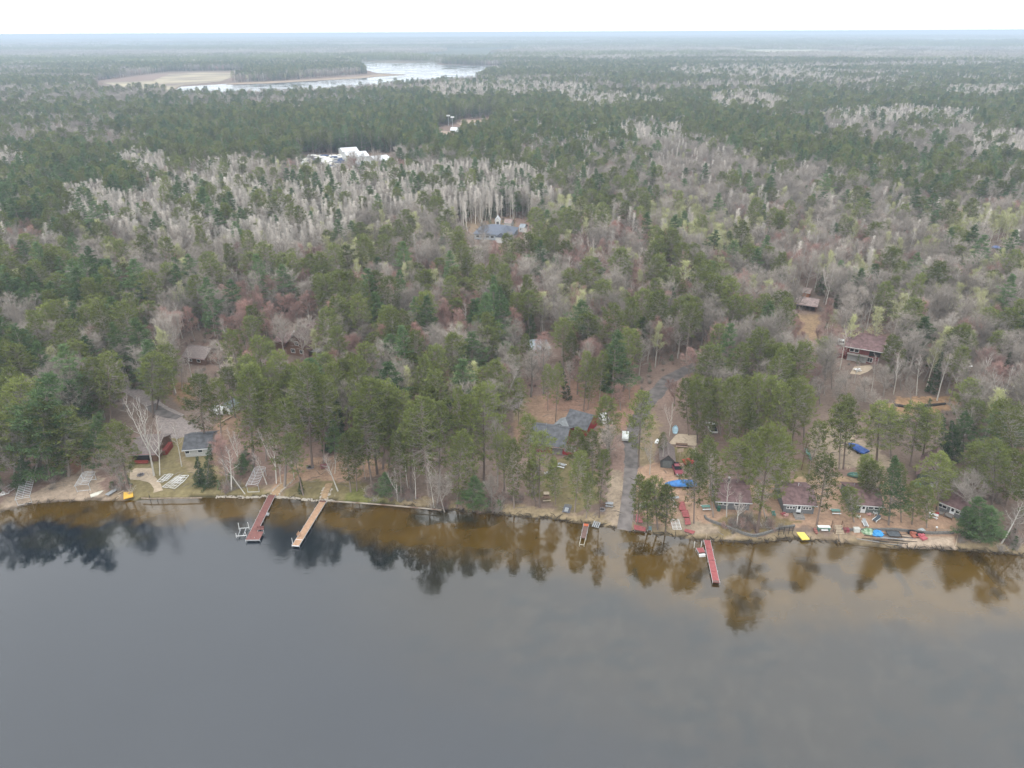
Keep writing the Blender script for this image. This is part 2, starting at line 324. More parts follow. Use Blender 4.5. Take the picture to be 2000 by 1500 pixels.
# a sunken branch on the sand below the beach
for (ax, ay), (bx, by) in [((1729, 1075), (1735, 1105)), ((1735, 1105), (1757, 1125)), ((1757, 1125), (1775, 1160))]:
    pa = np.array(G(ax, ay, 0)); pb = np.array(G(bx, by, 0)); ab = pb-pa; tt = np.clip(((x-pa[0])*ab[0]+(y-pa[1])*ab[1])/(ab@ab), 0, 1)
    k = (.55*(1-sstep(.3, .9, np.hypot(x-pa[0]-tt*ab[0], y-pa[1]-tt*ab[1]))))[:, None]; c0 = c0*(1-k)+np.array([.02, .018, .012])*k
nx, ny = len(gx), len(gy); ii = np.arange(nx*ny).reshape(ny, nx)
F4 = np.stack([ii[:-1, :-1], ii[:-1, 1:], ii[1:, 1:], ii[1:, :-1]], -1).reshape(-1, 4)
def water_mat(name, attr=None, col=None, rough=.05, bump=.17, scales=(.55, 2.6)):
    m = bpy.data.materials.new(name); m.use_nodes = True; t = m.node_tree; n = t.nodes; l = t.links
    b = n['Principled BSDF']; b.inputs['Roughness'].default_value = rough; b.inputs['IOR'].default_value = 1.74; b.inputs['Specular IOR Level'].default_value = .5
    if attr:
        a = n.new('ShaderNodeAttribute'); a.attribute_name = attr; l.new(a.outputs['Color'], b.inputs['Base Color'])
    else: b.inputs['Base Color'].default_value = (*col, 1)
    c = n.new('ShaderNodeTexCoord'); mp = n.new('ShaderNodeMapping'); mp.inputs['Scale'].default_value = (.45, 1, 1); mp.inputs['Rotation'].default_value = (0, 0, R(12)); l.new(c.outputs['Object'], mp.inputs[0])
    z1 = n.new('ShaderNodeTexNoise'); z1.inputs['Scale'].default_value = scales[0]; z1.inputs['Detail'].default_value = 3
    z2 = n.new('ShaderNodeTexNoise'); z2.inputs['Scale'].default_value = scales[1]; z2.inputs['Detail'].default_value = 3
    z3 = n.new('ShaderNodeTexNoise'); z3.inputs['Scale'].default_value = .02; z3.inputs['Detail'].default_value = 3
    l.new(mp.outputs[0], z1.inputs['Vector']); l.new(mp.outputs[0], z2.inputs['Vector']); l.new(c.outputs['Object'], z3.inputs['Vector'])
    ad = n.new('ShaderNodeMath'); ad.operation = 'MULTIPLY_ADD'; ad.inputs[1].default_value = .35; l.new(z2.outputs['Fac'], ad.inputs[0]); l.new(z1.outputs['Fac'], ad.inputs[2])
    mr = n.new('ShaderNodeMapRange'); mr.inputs['From Min'].default_value = .35; mr.inputs['From Max'].default_value = .65; mr.inputs['To Min'].default_value = bump*.25; mr.inputs['To Max'].default_value = bump*1.4
    l.new(z3.outputs['Fac'], mr.inputs['Value'])
    r2 = n.new('ShaderNodeMapRange'); r2.inputs['From Min'].default_value = .38; r2.inputs['From Max'].default_value = .66; r2.inputs['To Min'].default_value = rough*.6; r2.inputs['To Max'].default_value = rough*3.2
    l.new(z3.outputs['Fac'], r2.inputs['Value']); l.new(r2.outputs[0], b.inputs['Roughness'])
    bp = n.new('ShaderNodeBump'); bp.inputs['Distance'].default_value = .12; l.new(mr.outputs[0], bp.inputs['Strength']); l.new(ad.outputs[0], bp.inputs['Height']); l.new(bp.outputs[0], b.inputs['Normal'])
    return m
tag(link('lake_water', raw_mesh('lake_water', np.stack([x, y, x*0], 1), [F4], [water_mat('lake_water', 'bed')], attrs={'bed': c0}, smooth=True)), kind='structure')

def sheet(name, px, m, lift=.02, z=ZL, jag=0.0, sub=1, kind='structure'):
    """a ground-hugging sheet whose outline is surveyed from the photograph"""
    P = poly_w(px, z); pts = []
    for i in range(len(P)):
        a, b = P[i], P[(i+1) % len(P)]
        for k in range(sub):
            q = a+(b-a)*k/sub; pts.append(q+(rng.random(2)-.5)*jag*(1 if sub > 1 else 0))
    pts = np.array(pts); bm = bmesh.new(); vs = [bm.verts.new((q[0], q[1], 0)) for q in pts]; f = bm.faces.new(vs); bmesh.ops.triangulate(bm, faces=[f])
    me = bpy.data.meshes.new(name); bm.to_mesh(me); bm.free()
    for v in me.vertices: v.co.z = float(gz(v.co.x, v.co.y))+lift
    if me.polygons[0].normal.z < 0: me.flip_normals()
    me.materials.append(m); return tag(link(name, me), kind=kind)
def strip(name, px, width, m, lift=.03, step=1.0, jag=.25, z=ZL):
    """a road or path along a centre line, following the ground"""
    P = poly_w(px, z); wd = np.array(width if np.ndim(width) else [width]*len(P), float)
    s = np.concatenate([[0], np.cumsum(np.hypot(*np.diff(P, axis=0).T))]); n = max(2, int(s[-1]/step)); q = np.linspace(0, s[-1], n+1)
    cx = np.interp(q, s, P[:, 0]); cy_ = np.interp(q, s, P[:, 1]); ww = np.interp(q, s, wd)/2
    ker = np.ones(5)/5
    if n > 8: cx[2:-2] = np.convolve(cx, ker, 'valid'); cy_[2:-2] = np.convolve(cy_, ker, 'valid')
    tx = np.gradient(cx); ty = np.gradient(cy_); ln = np.hypot(tx, ty); nx_, ny_ = -ty/ln, tx/ln
    V = []; F = []
    for u in (-1, -.5, 0, .5, 1):
        jj = (vnoise(q, q*0+u, 1.5, int(u*10)+30)-.5)*jag*2 if abs(u) == 1 else 0
        V.append(np.stack([cx+nx_*(ww*u+jj), cy_+ny_*(ww*u+jj)], 1))
    V = np.concatenate(V); m_ = n+1
    for a in range(4):
        k = np.arange(n); F.append(np.stack([a*m_+k, a*m_+k+1, (a+1)*m_+k+1, (a+1)*m_+k], 1))
    zz = gz(V[:, 0], V[:, 1])+lift
    me = raw_mesh(name, np.column_stack([V, zz]), [np.concatenate(F)], [m])
    me.update()
    if me.polygons[0].normal.z < 0: me.flip_normals()
    return tag(link(name, me), kind='structure')
ASPH = mat('asphalt', (.125, .112, .106), .95, .35, .5, .3, .1); ASPHL = mat('worn_asphalt', (.175, .155, .145), .95, .25, .5, .3, .1)
GRAV = mat('gravel', (.235, .20, .185), .95, .25, 1.5, .4); SANDM = mat('pale_sand', (.40, .32, .235), .95, .15, 1.2, .3); TANP = mat('tan_boards', (.32, .22, .13), .85, .2, 2)
strip('boat_ramp', [(1217, 1040), (1221, 1020), (1229, 960), (1232, 915)], [3.0, 3.0, 3.0, 3.2], ASPHL, .05, jag=.06)
strip('road', [(1232, 917), (1232, 890), (1232, 860), (1237, 838), (1246, 818), (1262, 790), (1285, 765), (1305, 742), (1335, 724), (1375, 712), (1440, 700), (1520, 680)], [3.4, 3.4, 3.6, 3.6, 3.8, 4.0, 4.5, 4.8, 4.5, 4.5, 4.5, 4.5], ASPH, .035, jag=.5)
strip('side_track', [(1000, 800), (1005, 795), (1012, 780), (1010, 765), (1000, 745)], 3.0, GRAV, .03)
sheet('gravel_yard', [(302, 815), (312, 795), (345, 812), (385, 828), (392, 842), (380, 850), (345, 856), (322, 858), (310, 840)], GRAV, .03, jag=.9, sub=6)
strip('driveway', [(345, 818), (320, 805), (300, 790), (270, 770), (230, 750), (180, 735), (120, 715), (60, 700)], [5, 4.5, 4, 4, 3.6, 3.4, 3.2, 3], GRAV, .045)
strip('paved_drive', [(293, 792), (310, 803), (330, 812), (350, 816)], [3.4, 3.6, 3, 2], ASPH, .06)
sheet('house_yard', [(455, 735), (480, 705), (520, 700), (565, 705), (570, 728), (520, 742)], GRAV, .03, jag=.9, sub=6)
sheet('patio', [(252, 937), (254, 920), (266, 914), (298, 915), (303, 929), (292, 936), (275, 937)], SANDM, .04, jag=.3, sub=4)
strip('curved_path', [(283, 930), (292, 935), (302, 941), (309, 949), (309, 960)], [3.6, 2.4, 1.7, 1.7, 2.0], SANDM, .055, .5)
strip('dock_path', [(534, 964), (545, 955), (556, 946), (566, 936)], [1.9, 1.9, 1.8, 1.6], TANP, .05, .5, .12)
strip('dock_path', [(629, 977), (633, 965), (638, 955), (643, 944)], [1.7, 1.6, 1.6, 1.6], TANP, .05, .5, .12)
sheet('volleyball_court', [(1303, 868), (1323, 847), (1361, 850), (1361, 869), (1358, 871), (1325, 866), (1320, 868)], SANDM, .04, jag=.3, sub=4)
sheet('stone_patio', [(1660, 730), (1668, 716), (1700, 713), (1706, 718), (1694, 726), (1680, 732)], SANDM, .04, jag=.2, sub=3)
strip('forest_track', [(1720, 690), (1760, 665), (1800, 640), (1850, 625)], 4, GRAV, .03)
# far lake, its marsh and the sandy clearings of the ball park
FARW = water_mat('far_water', None, (.10, .115, .13), .08, .002, (.05, .2))
sheet('far_lake', [(322, 194), (340, 178), (352, 170), (445, 164), (530, 162), (610, 157), (700, 153), (735, 149), (795, 146), (735, 143), (715, 137), (700, 131), (678, 124), (715, 121), (770, 124),
                   (850, 122), (858, 127), (975, 129), (1000, 132), (945, 141), (925, 158), (830, 168), (750, 178), (650, 188), (480, 197)], FARW, .35)
MARSH = mat('marsh_grass', (.22, .17, .13), .95, .25, .011, col2=(.40, .34, .22))
sheet('marsh', [(195, 161), (300, 158), (318, 150), (330, 145), (400, 142), (455, 143), (455, 150), (430, 160), (360, 166), (335, 175), (300, 184), (262, 182), (230, 168)], MARSH, .5)
sheet('reed_spit', [(440, 166), (530, 163.5), (610, 158.5), (700, 154), (740, 150), (795, 146.6), (740, 145), (700, 150), (600, 156), (450, 163)], mat('reeds', (.26, .19, .13), .95, .2, .05), .65)
BALL = mat('infield', (.36, .27, .205), .95, .15, .05); LAWN = mat('ball_lawn', (.16, .19, .07), .95, .2, .05)
sheet('sandy_lot', [(858, 262), (862, 256), (885, 257), (898, 262), (880, 266)], BALL, .15)
sheet('ball_field', [(890, 240), (900, 233), (945, 236), (960, 243), (925, 250), (905, 248)], BALL, .15)
sheet('lawn', [(865, 268), (880, 266), (898, 263), (898, 272), (880, 276)], LAWN, .2)
sheet('storage_yard', [(580, 318), (600, 304), (670, 302), (775, 308), (770, 326), (680, 330), (600, 328)], mat('yard_gravel', (.22, .19, .165), .95, .15, .1), .1)
# ================================================================== tree shapes
class TB:
    """tree builder: wood tubes and leaf-sized faces kept apart"""
    def __init__(s, seed): s.r = np.random.default_rng(seed); s.wv = []; s.wf = []; s.wt = []; s.nw = 0; s.lv = []; s.lt = []
    def tube(s, P, rad, n=5, t=.5):
        P = np.asarray(P, float); k = len(P); b = s.nw
        for i in range(k):
            d = P[min(i+1, k-1)]-P[max(i-1, 0)]; d = d/(np.linalg.norm(d)+1e-9)
            u = np.cross(d, [0.31, .95, .05] if abs(d[2]) > .7 else [0, 0, 1.]); u /= np.linalg.norm(u)+1e-9; v = np.cross(d, u)
            a = np.arange(n)*2*np.pi/n
            s.wv.append(P[i]+(np.outer(np.cos(a), u)+np.outer(np.sin(a), v))*rad[i])
        for i in range(k-1):
            j = np.arange(n); s.wf.append(np.stack([b+i*n+j, b+i*n+(j+1) % n, b+(i+1)*n+(j+1) % n, b+(i+1)*n+j], 1))
        s.wt.append(np.full(k*n, t)); s.nw += k*n
    def leaves(s, C, D, ln, wd, t):
        """triangles from points C along D"""
        C = np.atleast_2d(C); D = np.atleast_2d(D); m = len(C)
        D = D/(np.linalg.norm(D, axis=1, keepdims=True)+1e-9)
        Rr = s.r.normal(size=(m, 3)); U = np.cross(D, Rr); U /= np.linalg.norm(U, axis=1, keepdims=True)+1e-9
        ln = np.broadcast_to(ln, (m,))[:, None]; wd = np.broadcast_to(wd, (m,))[:, None]
        s.lv.append(np.stack([C-U*wd/2, C+U*wd/2, C+D*ln], 1).reshape(-1, 3)); s.lt.append(np.repeat(np.broadcast_to(t, (m,)), 3))
    def meshes(s, name, wood, leaf):
        """(trunk mesh, crown mesh, joined mesh)"""
        WV = np.concatenate(s.wv); WF = np.concatenate(s.wf); WT = np.concatenate(s.wt)
        tr = raw_mesh(name+'_trunk', WV, [WF], [wood], attrs={'tint': WT}, smooth=True)
        LV = np.concatenate(s.lv); LF = np.arange(len(LV)).reshape(-1, 3); LT = np.concatenate(s.lt)
        cr = raw_mesh(name+'_crown', LV, [LF], [leaf], attrs={'tint': LT})
        jo = raw_mesh(name, np.concatenate([WV, LV]), [WF, LF+len(WV)], [wood, leaf], np.concatenate([np.zeros(len(WF)), np.ones(len(LF))]), {'tint': np.concatenate([WT, LT])})
        return tr, cr, jo
def unit(az, el): return np.array([math.cos(az)*math.cos(el), math.sin(az)*math.cos(el), math.sin(el)])
def red_pine(seed, h=22., base=.45, rmax=3.5, nb=125, tuft=9, sparse=.88):
    s = TB(seed); r = s.r; bend = r.normal(size=2)*.35
    tz = np.array([0, .15, .35, .6, .8, .97])*h; cx = bend[0]*np.sin(tz/h*2.5)*.8; cy_ = bend[1]*np.sin(tz/h*2.2)*.8
    s.tube(np.stack([cx, cy_, tz], 1), np.array([.24, .19, .16, .12, .07, .02])*h/22, 6, r.random()*.4)
    zc = base*h; az = r.random()*6
    lop = r.random()*6.28
    for i in range(nb):
        u = (i+.5)/nb; az += 2.4+r.normal()*.25; z = zc+(h*.985-zc)*u**.92
        prof = .5+.5*u/.3 if u < .3 else math.sqrt(max(.02, 1-((u-.3)/.73)**2.2))
        Ln = rmax*prof*r.uniform(.62, 1.12)*(1+.22*math.cos(az-lop))
        if u < .25 and r.random() < .35: continue
        el = R(-12+60*u**1.3+r.normal()*8)
        p0 = np.array([np.interp(z, tz, cx), np.interp(z, tz, cy_), z]); d = unit(az, el); p1 = p0+d*Ln*.6; p2 = p1+unit(az+r.normal()*.2, el+R(18))*Ln*.4
        s.tube([p0, p1, p2], np.array([.05, .03, .012])*(.6+.4*prof), 3, .75+r.random()*.25)
        side = np.cross(d, [0, 0, 1.]); side /= np.linalg.norm(side)+1e-9
        nt_ = max(2, int((2.2+Ln*1.35)*sparse)); tt = np.sqrt(r.uniform(.16, 1.06, nt_))
        dead = (u < .4 and r.random() < .25)
        for q in tt:
            off = side*r.uniform(-1, 1)*Ln*.42*(1.12-.7*q)
            c = (p0+(p1-p0)*q/.6 if q < .6 else p1+(p2-p1)*(q-.6)/.4)+off+np.array([0, 0, r.uniform(-.1, .28)])
            bp = p0+d*Ln*max(.1, q-.3)*.9
            s.tube([bp, c], [.014, .008], 3, .8+r.random()*.2)
            if dead: continue
            D = r.normal(size=(tuft, 3))*.75+d*.55+np.array([0, 0, .65]); t = np.clip(r.normal(.45, .22)+(.22 if q > .8 else 0), 0, 1)
            s.leaves(c+r.normal(size=(tuft, 3))*.17, D, r.uniform(.28, .52, tuft), r.uniform(.10, .19, tuft), np.clip(t+r.normal(size=tuft)*.1, 0, 1))
    return s, h, rmax
def white_pine(seed, h=24., base=.16, rmax=4.4, full=1.0):
    s = TB(seed); r = s.r; tz = np.array([0, .3, .6, .85, .99])*h
    s.tube(np.stack([tz*0+r.normal()*.1, tz*0, tz], 1), np.array([.3, .24, .16, .08, .02])*h/24, 6, r.random()*.4)
    z = base*h; irregular = r.random(60)
    k = 0
    while z < h*.985:
        u = (z/h-base)/(1-base); k += 1
        prof = (.75+.25*u/.25) if u < .25 else (1-((u-.25)/.75)**1.35)*.97+.05
        for b in range(r.integers(4, 6)):
            az = r.random()*6.28; Ln = rmax*prof*r.uniform(.5, 1.15)*(.75+.5*irregular[k % 60])
            if Ln < .35: Ln = .35
            el = R(-2+38*u**2+r.normal()*7); p0 = np.array([0, 0, z+r.uniform(-.2, .2)]); d = unit(az, el); p1 = p0+d*Ln*.65; p2 = p1+unit(az, el+R(14))*Ln*.35
            s.tube([p0, p1, p2], [.055*prof+.015, .03, .01], 3, .6)
            side = np.array([-math.sin(az), math.cos(az), 0]); nt_ = max(3, int(Ln*2.7*full))
            for q in np.sqrt(r.uniform(.08, 1.0, nt_)):
                c = (p0+(p1-p0)*q/.65 if q < .65 else p1+(p2-p1)*(q-.65)/.35)+side*r.uniform(-1, 1)*Ln*.36*(1.1-.6*q)+np.array([0, 0, r.uniform(-.08, .12)])
                m = 9; D = r.normal(size=(m, 3))*np.array([.8, .8, .35])+d*.6+np.array([0, 0, .22]); t = np.clip(r.normal(.45, .2)+(.2 if q > .75 else 0), 0, 1)
                s.leaves(c+r.normal(size=(m, 3))*[.22, .22, .08], D, r.uniform(.3, .6, m), r.uniform(.11, .2, m), np.clip(t+r.normal(size=m)*.1, 0, 1))
        z += r.uniform(.62, .95)*(1-.35*u)
    return s, h, rmax
def spruce(seed, h=16., base=.04, rmax=2.1):
    s = TB(seed); r = s.r; s.tube([[0, 0, 0], [0, 0, h*.5], [0, 0, h*.99]], [.16, .1, .015], 5, .3)
    z = base*h
    while z < h*.98:
        u = z/h
        for b in range(6):
            az = r.random()*6.28; Ln = max(.16, rmax*(1-u)**.85*r.uniform(.7, 1.15)); el = R(-14+38*u+r.normal()*6); d = unit(az, el); p0 = np.array([0, 0, z+r.uniform(-.12, .12)]); p1 = p0+d*Ln
            side = np.array([-math.sin(az), math.cos(az), 0]); s.tube([p0, p1], [.025, .006], 3, .4)
            m = max(6, int(Ln*19)); q = np.sqrt(r.uniform(.03, 1, m)); C = p0+d*Ln*q[:, None]+side*(r.uniform(-1, 1, m)*Ln*.3*(1.1-.8*q))[:, None]+r.normal(size=(m, 3))*.06
            s.leaves(C, d*.7+r.normal(size=(m, 3))*[.6, .6, .3]+[0, 0, -.1], r.uniform(.2, .42, m), r.uniform(.08, .16, m), np.clip(r.normal(.4, .2)+r.normal(size=m)*.12+.25*(q > .8), 0, 1))
        z += r.uniform(.36, .5)
    return s, h, rmax
def bare_tree(seed, h=16., base=.35, rmax=3.2, rise=.9, nl=17, nsub=6, ntw=9, tw=(.028, .9), leafy=0, leaf=(.13, .09), trunk=.17, fork=False, lean=0., tone=.5, dome=1.0):
    """a leafless broadleaf: trunk, rising limbs, branches, a haze of twigs; leafy>0 adds buds or young leaves"""
    s = TB(seed); r = s.r; w1, w2 = r.normal(size=2)*.3
    tz = np.linspace(0, h*.93, 7); fx = w1*np.sin(tz/h*3)+lean*tz/h; fy = w2*np.sin(tz/h*2.3)
    T = np.stack([fx, fy, tz], 1); s.tube(T, trunk*np.array([1, .85, .72, .58, .42, .27, .08]), 6, tone)
    stems = [(T, 1.0)]
    if fork:
        a = r.random()*6.28; b0 = T[2]; P = [b0]; d = unit(a, R(60))
        for k in range(4): P.append(P[-1]+d*h*.15); d = d+np.array([0, 0, .18]); d /= np.linalg.norm(d)
        P = np.array(P); s.tube(P, trunk*np.array([.6, .5, .38, .24, .06]), 5, tone); stems.append((P, .8))
    az = r.random()*6
    for T_, f in stems:
        for i in range(int(nl*f)):
            u = (i+.5)/int(nl*f); az += 2.4+r.normal()*.4
            q = base+(1-base)*u if f == 1.0 else .15+.85*u
            idx = q*(len(T_)-1); k = min(int(idx), len(T_)-2); p0 = T_[k]+(T_[k+1]-T_[k])*(idx-k)
            prof = (.55+.45*math.sin(math.pi*(.18+.7*u)))*(1-.45*u*(2-dome)); Ln = rmax*prof*r.uniform(.7, 1.15)*1.25
            el = R(18+rise*35+18*u+r.normal()*9); d = unit(az, el); p1 = p0+d*Ln*.55; d2 = unit(az+r.normal()*.3, el+R(14)); p2 = p1+d2*Ln*.5
            s.tube([p0, p1, p2], trunk*np.array([.34, .22, .06])*(1-.4*u), 4, tone)
            for j in range(nsub):
                q2 = r.uniform(.25, 1); b0 = p0+(p1-p0)*q2/.55 if q2 < .55 else p1+(p2-p1)*(q2-.55)/.45
                dd = d2+r.normal(size=3)*.55; dd[2] += .25; dd /= np.linalg.norm(dd); l2 = Ln*r.uniform(.3, .52); b1 = b0+dd*l2
                s.tube([b0, b1], [trunk*.11, trunk*.035], 3, tone*.9)
                q3 = r.uniform(.15, 1, ntw)[:, None]; C = b0+(b1-b0)*q3; D = dd+r.normal(size=(ntw, 3))*.62+[0, 0, .25]
                ll = r.uniform(.55, 1.15, ntw)*tw[1]; s.leaves(C, D, ll, tw[0], np.clip(r.normal(.5, .2, ntw), 0, 1)*.6)
                Dn = D/np.linalg.norm(D, axis=1, keepdims=True); C2 = C+Dn*(ll*r.uniform(.3, .8, ntw))[:, None]
                s.leaves(C2, D+r.normal(size=(ntw, 3))*.7, ll*.6, tw[0]*.75, np.clip(r.normal(.5, .2, ntw), 0, 1)*.6)
                if leafy:
                    for _ in range(leafy):
                        C3 = C+Dn*(ll*r.uniform(.2, 1, ntw))[:, None]
                        s.leaves(C3, r.normal(size=(ntw, 3)), leaf[0], leaf[1], np.clip(r.normal(.8, .15, ntw), 0, 1))
    return s, h, rmax

def bark(name, c1, c2, scale=2.0):
    m = mat(name, c1, .9, .2, scale, .4, .1, col2=c2); return m
B_PINE = foliage_mat('pine_bark', (.20, .15, .125), (.31, .275, .245), 0, .95)
B_BIRCH = foliage_mat('white_bark', (.42, .40, .36), (.60, .57, .52), 0, .7)
B_ASPEN = foliage_mat('aspen_bark', (.42, .39, .34), (.62, .58, .52), 0, .7)
B_GREY = foliage_mat('grey_bark', (.20, .175, .155), (.36, .325, .295), 0, .8)
F_RED = foliage_mat('red_pine_needles', (.072, .094, .038), (.200, .226, .072), .28, .85)
F_WHITE = foliage_mat('white_pine_needles', (.055, .100, .054), (.145, .210, .090), .28, .85)
F_SPR = foliage_mat('spruce_needles', (.034, .064, .036), (.085, .125, .056), .2, .8)
F_TWIG = foliage_mat('grey_twigs', (.265, .232, .20), (.43, .385, .34), 0, .8)
F_PALE = foliage_mat('pale_twigs', (.48, .44, .395), (.70, .65, .60), 0, .7)
F_MAPLE = foliage_mat('red_buds', (.28, .205, .185), (.41, .245, .21), .1, .9)
F_BUD = foliage_mat('young_leaves', (.35, .32, .24), (.46, .47, .24), .2, .9)
F_BTW = foliage_mat('birch_twigs', (.30, .24, .22), (.45, .38, .345), 0, .7)

KINDS = {}
def add_kind(k, makers, wood, leaf):
    KINDS[k] = []
    for i, mk in enumerate(makers):
        s, h, r0 = mk(); t, c, j = s.meshes(k, wood, leaf); KINDS[k].append((t, c, j, h, r0))
add_kind('red_pine', [lambda i=i: red_pine(100+i, 22, [.36, .46, .3, .42, .52, .26, .2][i], [3.5, 3.2, 3.7, 3.4, 3.1, 3.8, 3.4][i], [125, 110, 140, 120, 100, 150, 160][i]) for i in range(7)], B_PINE, F_RED)
add_kind('white_pine', [lambda i=i: white_pine(200+i, 24, [.14, .2, .1, .3, .16][i], [4.4, 4.0, 4.7, 4.6, 3.9][i]) for i in range(5)], B_PINE, F_WHITE)
add_kind('spruce', [lambda i=i: spruce(300+i, 16, .04, [2.1, 1.7, 2.4][i]) for i in range(3)], B_GREY, F_SPR)
add_kind('birch', [lambda i=i: bare_tree(400+i, 15, [.4, .5, .35, .45][i], [2.6, 2.2, 3.0, 2.4][i], 1.0, 13, 5, 6, (.026, .8), trunk=.15, fork=[True, False, True, False][i], tone=.75) for i in range(4)], B_BIRCH, F_BTW)
add_kind('aspen', [lambda i=i: bare_tree(500+i, 18.5, [.42, .48, .38, .45][i], [1.75, 1.5, 1.95, 1.6][i], 1.3, 21, 6, 8, (.031, .95), trunk=.17, tone=.8, dome=.8) for i in range(4)], B_ASPEN, F_PALE)
add_kind('oak', [lambda i=i: bare_tree(600+i, 15, [.3, .34, .26, .36, .3][i], [3.9, 3.4, 4.3, 3.7, 4.0][i], .62, 23, 8, 9, (.031, .95), trunk=.2, fork=i % 2 == 0, tone=.45) for i in range(5)], B_GREY, F_TWIG)
add_kind('maple', [lambda i=i: bare_tree(700+i, 13, [.22, .25, .2, .28][i], [3.1, 2.8, 3.4, 2.9][i], .75, 19, 8, 10, (.036, .9), 1, (.11, .09), trunk=.15, fork=i % 2 == 0, tone=.4) for i in range(4)], B_GREY, F_MAPLE)
add_kind('poplar', [lambda i=i: bare_tree(800+i, 15, [.3, .35, .28, .34][i], [3.2, 2.9, 3.5, 3.1][i], .95, 18, 7, 9, (.036, .85), 2, (.17, .12), trunk=.16, tone=.7) for i in range(4)], B_ASPEN, F_BUD)

